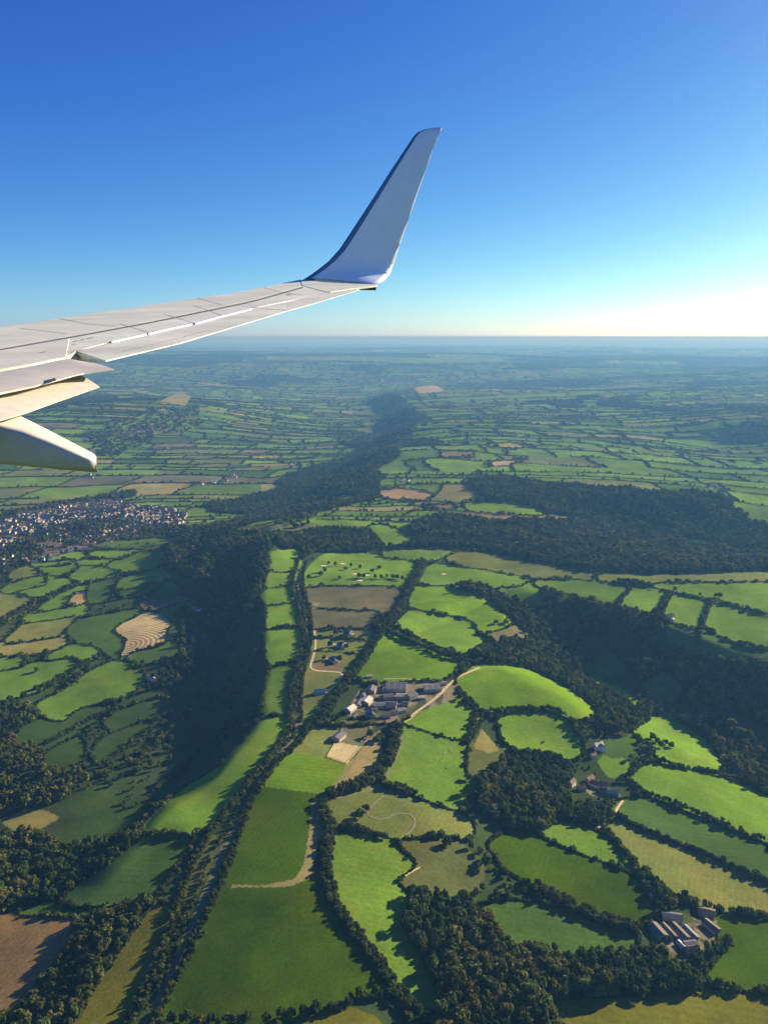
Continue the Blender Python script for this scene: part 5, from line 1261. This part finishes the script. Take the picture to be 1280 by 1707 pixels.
# tip fillet and light housing at the wing tip's trailing corner
A = [(500, 466), (540, 470), (590, 473), (628, 473.5)]; Bq = [(505, 476), (540, 488), (592, 481), (626, 475.5)]
slab('tip_fillet', "500,466 540,470.5 590,473 628,474", "505,476 548,487.5 592,480.5 627,476", (WPL[0] + WPL[1] * .004, WPL[1]), (.02, .02), WPAINT, 14, .002)
V = []
for u, vt, vb in ((594, 478.5, 483.5), (627, 473.5, 484)):
    for Y in (11.75, 12.0): V += [at(u, vt, Y), at(u, vb, Y)]
V = np.array(V)
wpart('tail_light_housing', V, np.array([(0, 1, 5, 4), (2, 6, 7, 3), (0, 4, 6, 2), (1, 3, 7, 5), (4, 5, 7, 6), (0, 2, 3, 1)]), WDARK)
V = np.array([at(u, v, Y) for Y in (6.95, 7.15) for u, v in ((284, 574), (303, 569), (300, 572.5), (290, 575.5))])
wpart('drain_fairing', V, np.array([(0, 1, 2, 3), (7, 6, 5, 4), (0, 4, 5, 1), (1, 5, 6, 2), (2, 6, 7, 3), (3, 7, 4, 0)]), WDARK)

# ------------------------------------------------------------------ trees and scrub filling the gaps between the traced fields
gx, gy = np.meshgrid(np.arange(-1300, 1300, 8.5), np.arange(430, 2300, 8.5)); gx = gx.ravel() + RNG.uniform(-4, 4, gx.size); gy = gy.ravel() + RNG.uniform(-4, 4, gy.size)
zz = height(gx, gy); u, v, d = project(np.stack([gx, gy, zz], -1))
ok = (u > -70) & (u < 1350) & (v > 905) & (v < 1800); gx, gy, u, v = gx[ok], gy[ok], u[ok], v[ok]
ok = (labels_at(u, v) < 0) & (wood_at(u, v) < 0) & ~town_at(u, v) & (RNG.random(len(u)) < np.where((u > 925) & (u < 1065) & (v > 1225) & (v < 1350), .5, np.where(u < 470, .05, np.where(height(gx, gy) < -22, .26, .07))) + np.where(u < 470, np.where(v > 1150, .5, .3), .6) * sstep(.42, .62, fbm(gx / 90, gy / 90, 2, 77))); gx, gy = gx[ok], gy[ok]
keep_off = np.array(KEEP); cell = set()
for a, b, r_ in KEEP:
    k_ = int(math.ceil(r_ / 4))
    for i_ in range(-k_, k_ + 1):
        for j_ in range(-k_, k_ + 1):
            if (i_ * i_ + j_ * j_) * 16 <= r_ * r_ + 16: cell.add((int(a // 4) + i_, int(b // 4) + j_))
ok = np.array([(int(a // 4), int(b // 4)) not in cell for a, b in zip(gx, gy)]); gx, gy = gx[ok], gy[ok]; n = len(gx)
big = RNG.random(n)
TX.append(gx); TY.append(gy); TD.append(3 + 6 * big ** 1.6 * RNG.uniform(.7, 1.3, n)); TH.append(2.5 + 6.5 * big ** 1.6); TK.append(RNG.choice([0, 3, 0, 1, 2], n)); print('gap trees', n)
for T in TOWN:
    W = unproject(T[:, 0], T[:, 1])[:, :2]; x0, y0 = W.min(0); x1, y1 = W.max(0); gx, gy = np.meshgrid(np.arange(x0, x1, 11.), np.arange(y0, y1, 11.)); G = np.stack([gx.ravel(), gy.ravel()], -1) + RNG.uniform(-5, 5, (gx.size, 2))
    G = G[inpoly(G[:, 0], G[:, 1], W)]; G = G[RNG.random(len(G)) < .10 + .42 * sstep(.47, .62, fbm(G[:, 0] / 130, G[:, 1] / 130, 2, 17))]
    G = np.array([g for g in G if min((g[0] - q[0]) ** 2 + (g[1] - q[1]) ** 2 for q in tp) > 100]); n = len(G)
    TX.append(G[:, 0]); TY.append(G[:, 1]); TD.append(RNG.uniform(5, 11, n)); TH.append(RNG.uniform(4, 9, n)); TK.append(RNG.choice([0, 3, 1, 2], n))
TX, TY, TD, TH, TK = [np.concatenate(a) for a in (TX, TY, TD, TH, TK)]
TZ = height(TX, TY); n = len(TX)
present = sorted(protos); remap = {k: i for i, k in enumerate(present)}
tv = np.array([remap.get(int(k), 0) for k in TK])
scatter_object('woodland', TX, TY, TZ - .3, np.stack([TD / 10, TD / 10, TH / 9.5], -1), RNG.uniform(0, 6.28, n), tv, [protos[k][0] for k in present],
               'dark woods and hedgerow trees massed over the farmland as far as the haze', 'woodland')
print('scattered trees', n)

# ------------------------------------------------------------------ light, sky, air, camera
SUN_EL, SUN_AZ = R_(19.5), R_(58)     # azimuth clockwise from the view direction
w = bpy.data.worlds.new('World'); scene.world = w; w.use_nodes = True; nt = w.node_tree; bg = nt.nodes['Background']
sky = nt.nodes.new('ShaderNodeTexSky'); sky.sky_type = 'NISHITA'; sky.sun_disc = False; sky.sun_elevation = SUN_EL; sky.sun_rotation = SUN_AZ
sky.altitude = 500; sky.air_density = .7; sky.dust_density = .6; sky.ozone_density = 6.0
hs = nt.nodes.new('ShaderNodeHueSaturation'); hs.inputs['Saturation'].default_value = 1.04; gm = nt.nodes.new('ShaderNodeGamma'); gm.inputs[1].default_value = 1.35
nt.links.new(sky.outputs[0], hs.inputs['Color']); nt.links.new(hs.outputs[0], gm.inputs[0]); 
se = nt.nodes.new('ShaderNodeSeparateColor'); cbn = nt.nodes.new('ShaderNodeCombineColor'); nt.links.new(gm.outputs[0], se.inputs[0])
for ch, piv, pw in ((0, .26, 1.06), (1, 1.4, .96), (2, 5.5, .5)):        # the camera's rendering of the blue: per-channel contrast of the sky
    d1 = nt.nodes.new('ShaderNodeMath'); d1.operation = 'DIVIDE'; d1.inputs[1].default_value = piv; nt.links.new(se.outputs[ch], d1.inputs[0])
    p1_ = nt.nodes.new('ShaderNodeMath'); p1_.operation = 'POWER'; p1_.inputs[1].default_value = pw; nt.links.new(d1.outputs[0], p1_.inputs[0])
    m1 = nt.nodes.new('ShaderNodeMath'); m1.operation = 'MULTIPLY'; m1.inputs[1].default_value = piv * (.93 if ch == 0 else 1); nt.links.new(p1_.outputs[0], m1.inputs[0]); nt.links.new(m1.outputs[0], cbn.inputs[ch])
nt.links.new(cbn.outputs[0], bg.inputs['Color']); bg.inputs['Strength'].default_value = .040
ld = bpy.data.lights.new('sun', 'SUN'); ld.energy = 5.0; ld.angle = R_(.53); ld.color = (1, .84, .60)
so = bpy.data.objects.new('sun', ld); COL.objects.link(so)
sdir = Vector((math.sin(SUN_AZ) * math.cos(SUN_EL), math.cos(SUN_AZ) * math.cos(SUN_EL), math.sin(SUN_EL)))
so.rotation_euler = sdir.to_track_quat('Z', 'Y').to_euler(); so.location = (300, 0, 900)
zlo = float(GZ.min()) - 2; X = 97000.0
hm = bpy.data.materials.new('haze_air'); hm.use_nodes = True; hn = hm.node_tree; hn.nodes.remove(hn.nodes['Principled BSDF'])
pv = hn.nodes.new('ShaderNodeVolumePrincipled'); pv.inputs['Color'].default_value = (.095, .26, .54, 1); pv.inputs['Density'].default_value = HAZE if 'HAZE' in globals() else 8.6e-5; pv.inputs['Absorption Color'].default_value = (.42, .18, 0, 1); pv.inputs['Anisotropy'].default_value = .2
hn.links.new(pv.outputs[0], hn.nodes['Material Output'].inputs['Volume'])
V, F = boxes([(-X, X, -X, X, zlo, max(CAMZ + 8, float(GZ.max()) + 5))])
hz_o = link('haze', npmesh('haze', V, F, hm)); tag(hz_o, 'thin blue summer haze over the whole country', 'haze', kind='stuff')

cd = bpy.data.cameras.new('camera'); co = bpy.data.objects.new('camera', cd); COL.objects.link(co)
co.location = (0, 0, CAMZ); co.rotation_euler = (math.pi / 2 - PITCH, 0, 0)
cd.sensor_fit = 'VERTICAL'; cd.sensor_height = 36; cd.sensor_width = 27; cd.lens = FPX / 1707 * 36; cd.clip_start = .1; cd.clip_end = 200000
scene.camera = co
vs_ = scene.view_settings; vs_.view_transform = 'Standard'; vs_.look = 'None'; vs_.exposure = 1.5; vs_.gamma = 1; vs_.use_curve_mapping = False
scene.render.engine = 'CYCLES'
cy = scene.cycles; cy.max_bounces = 5; cy.diffuse_bounces = 2; cy.volume_bounces = 1; cy.transparent_max_bounces = 8; cy.caustics_reflective = False; cy.caustics_refractive = False
cy.use_denoising = True
try: cy.denoiser = 'OPENIMAGEDENOISE'; cy.denoising_input_passes = 'RGB_ALBEDO_NORMAL'
except Exception as e: print(e)
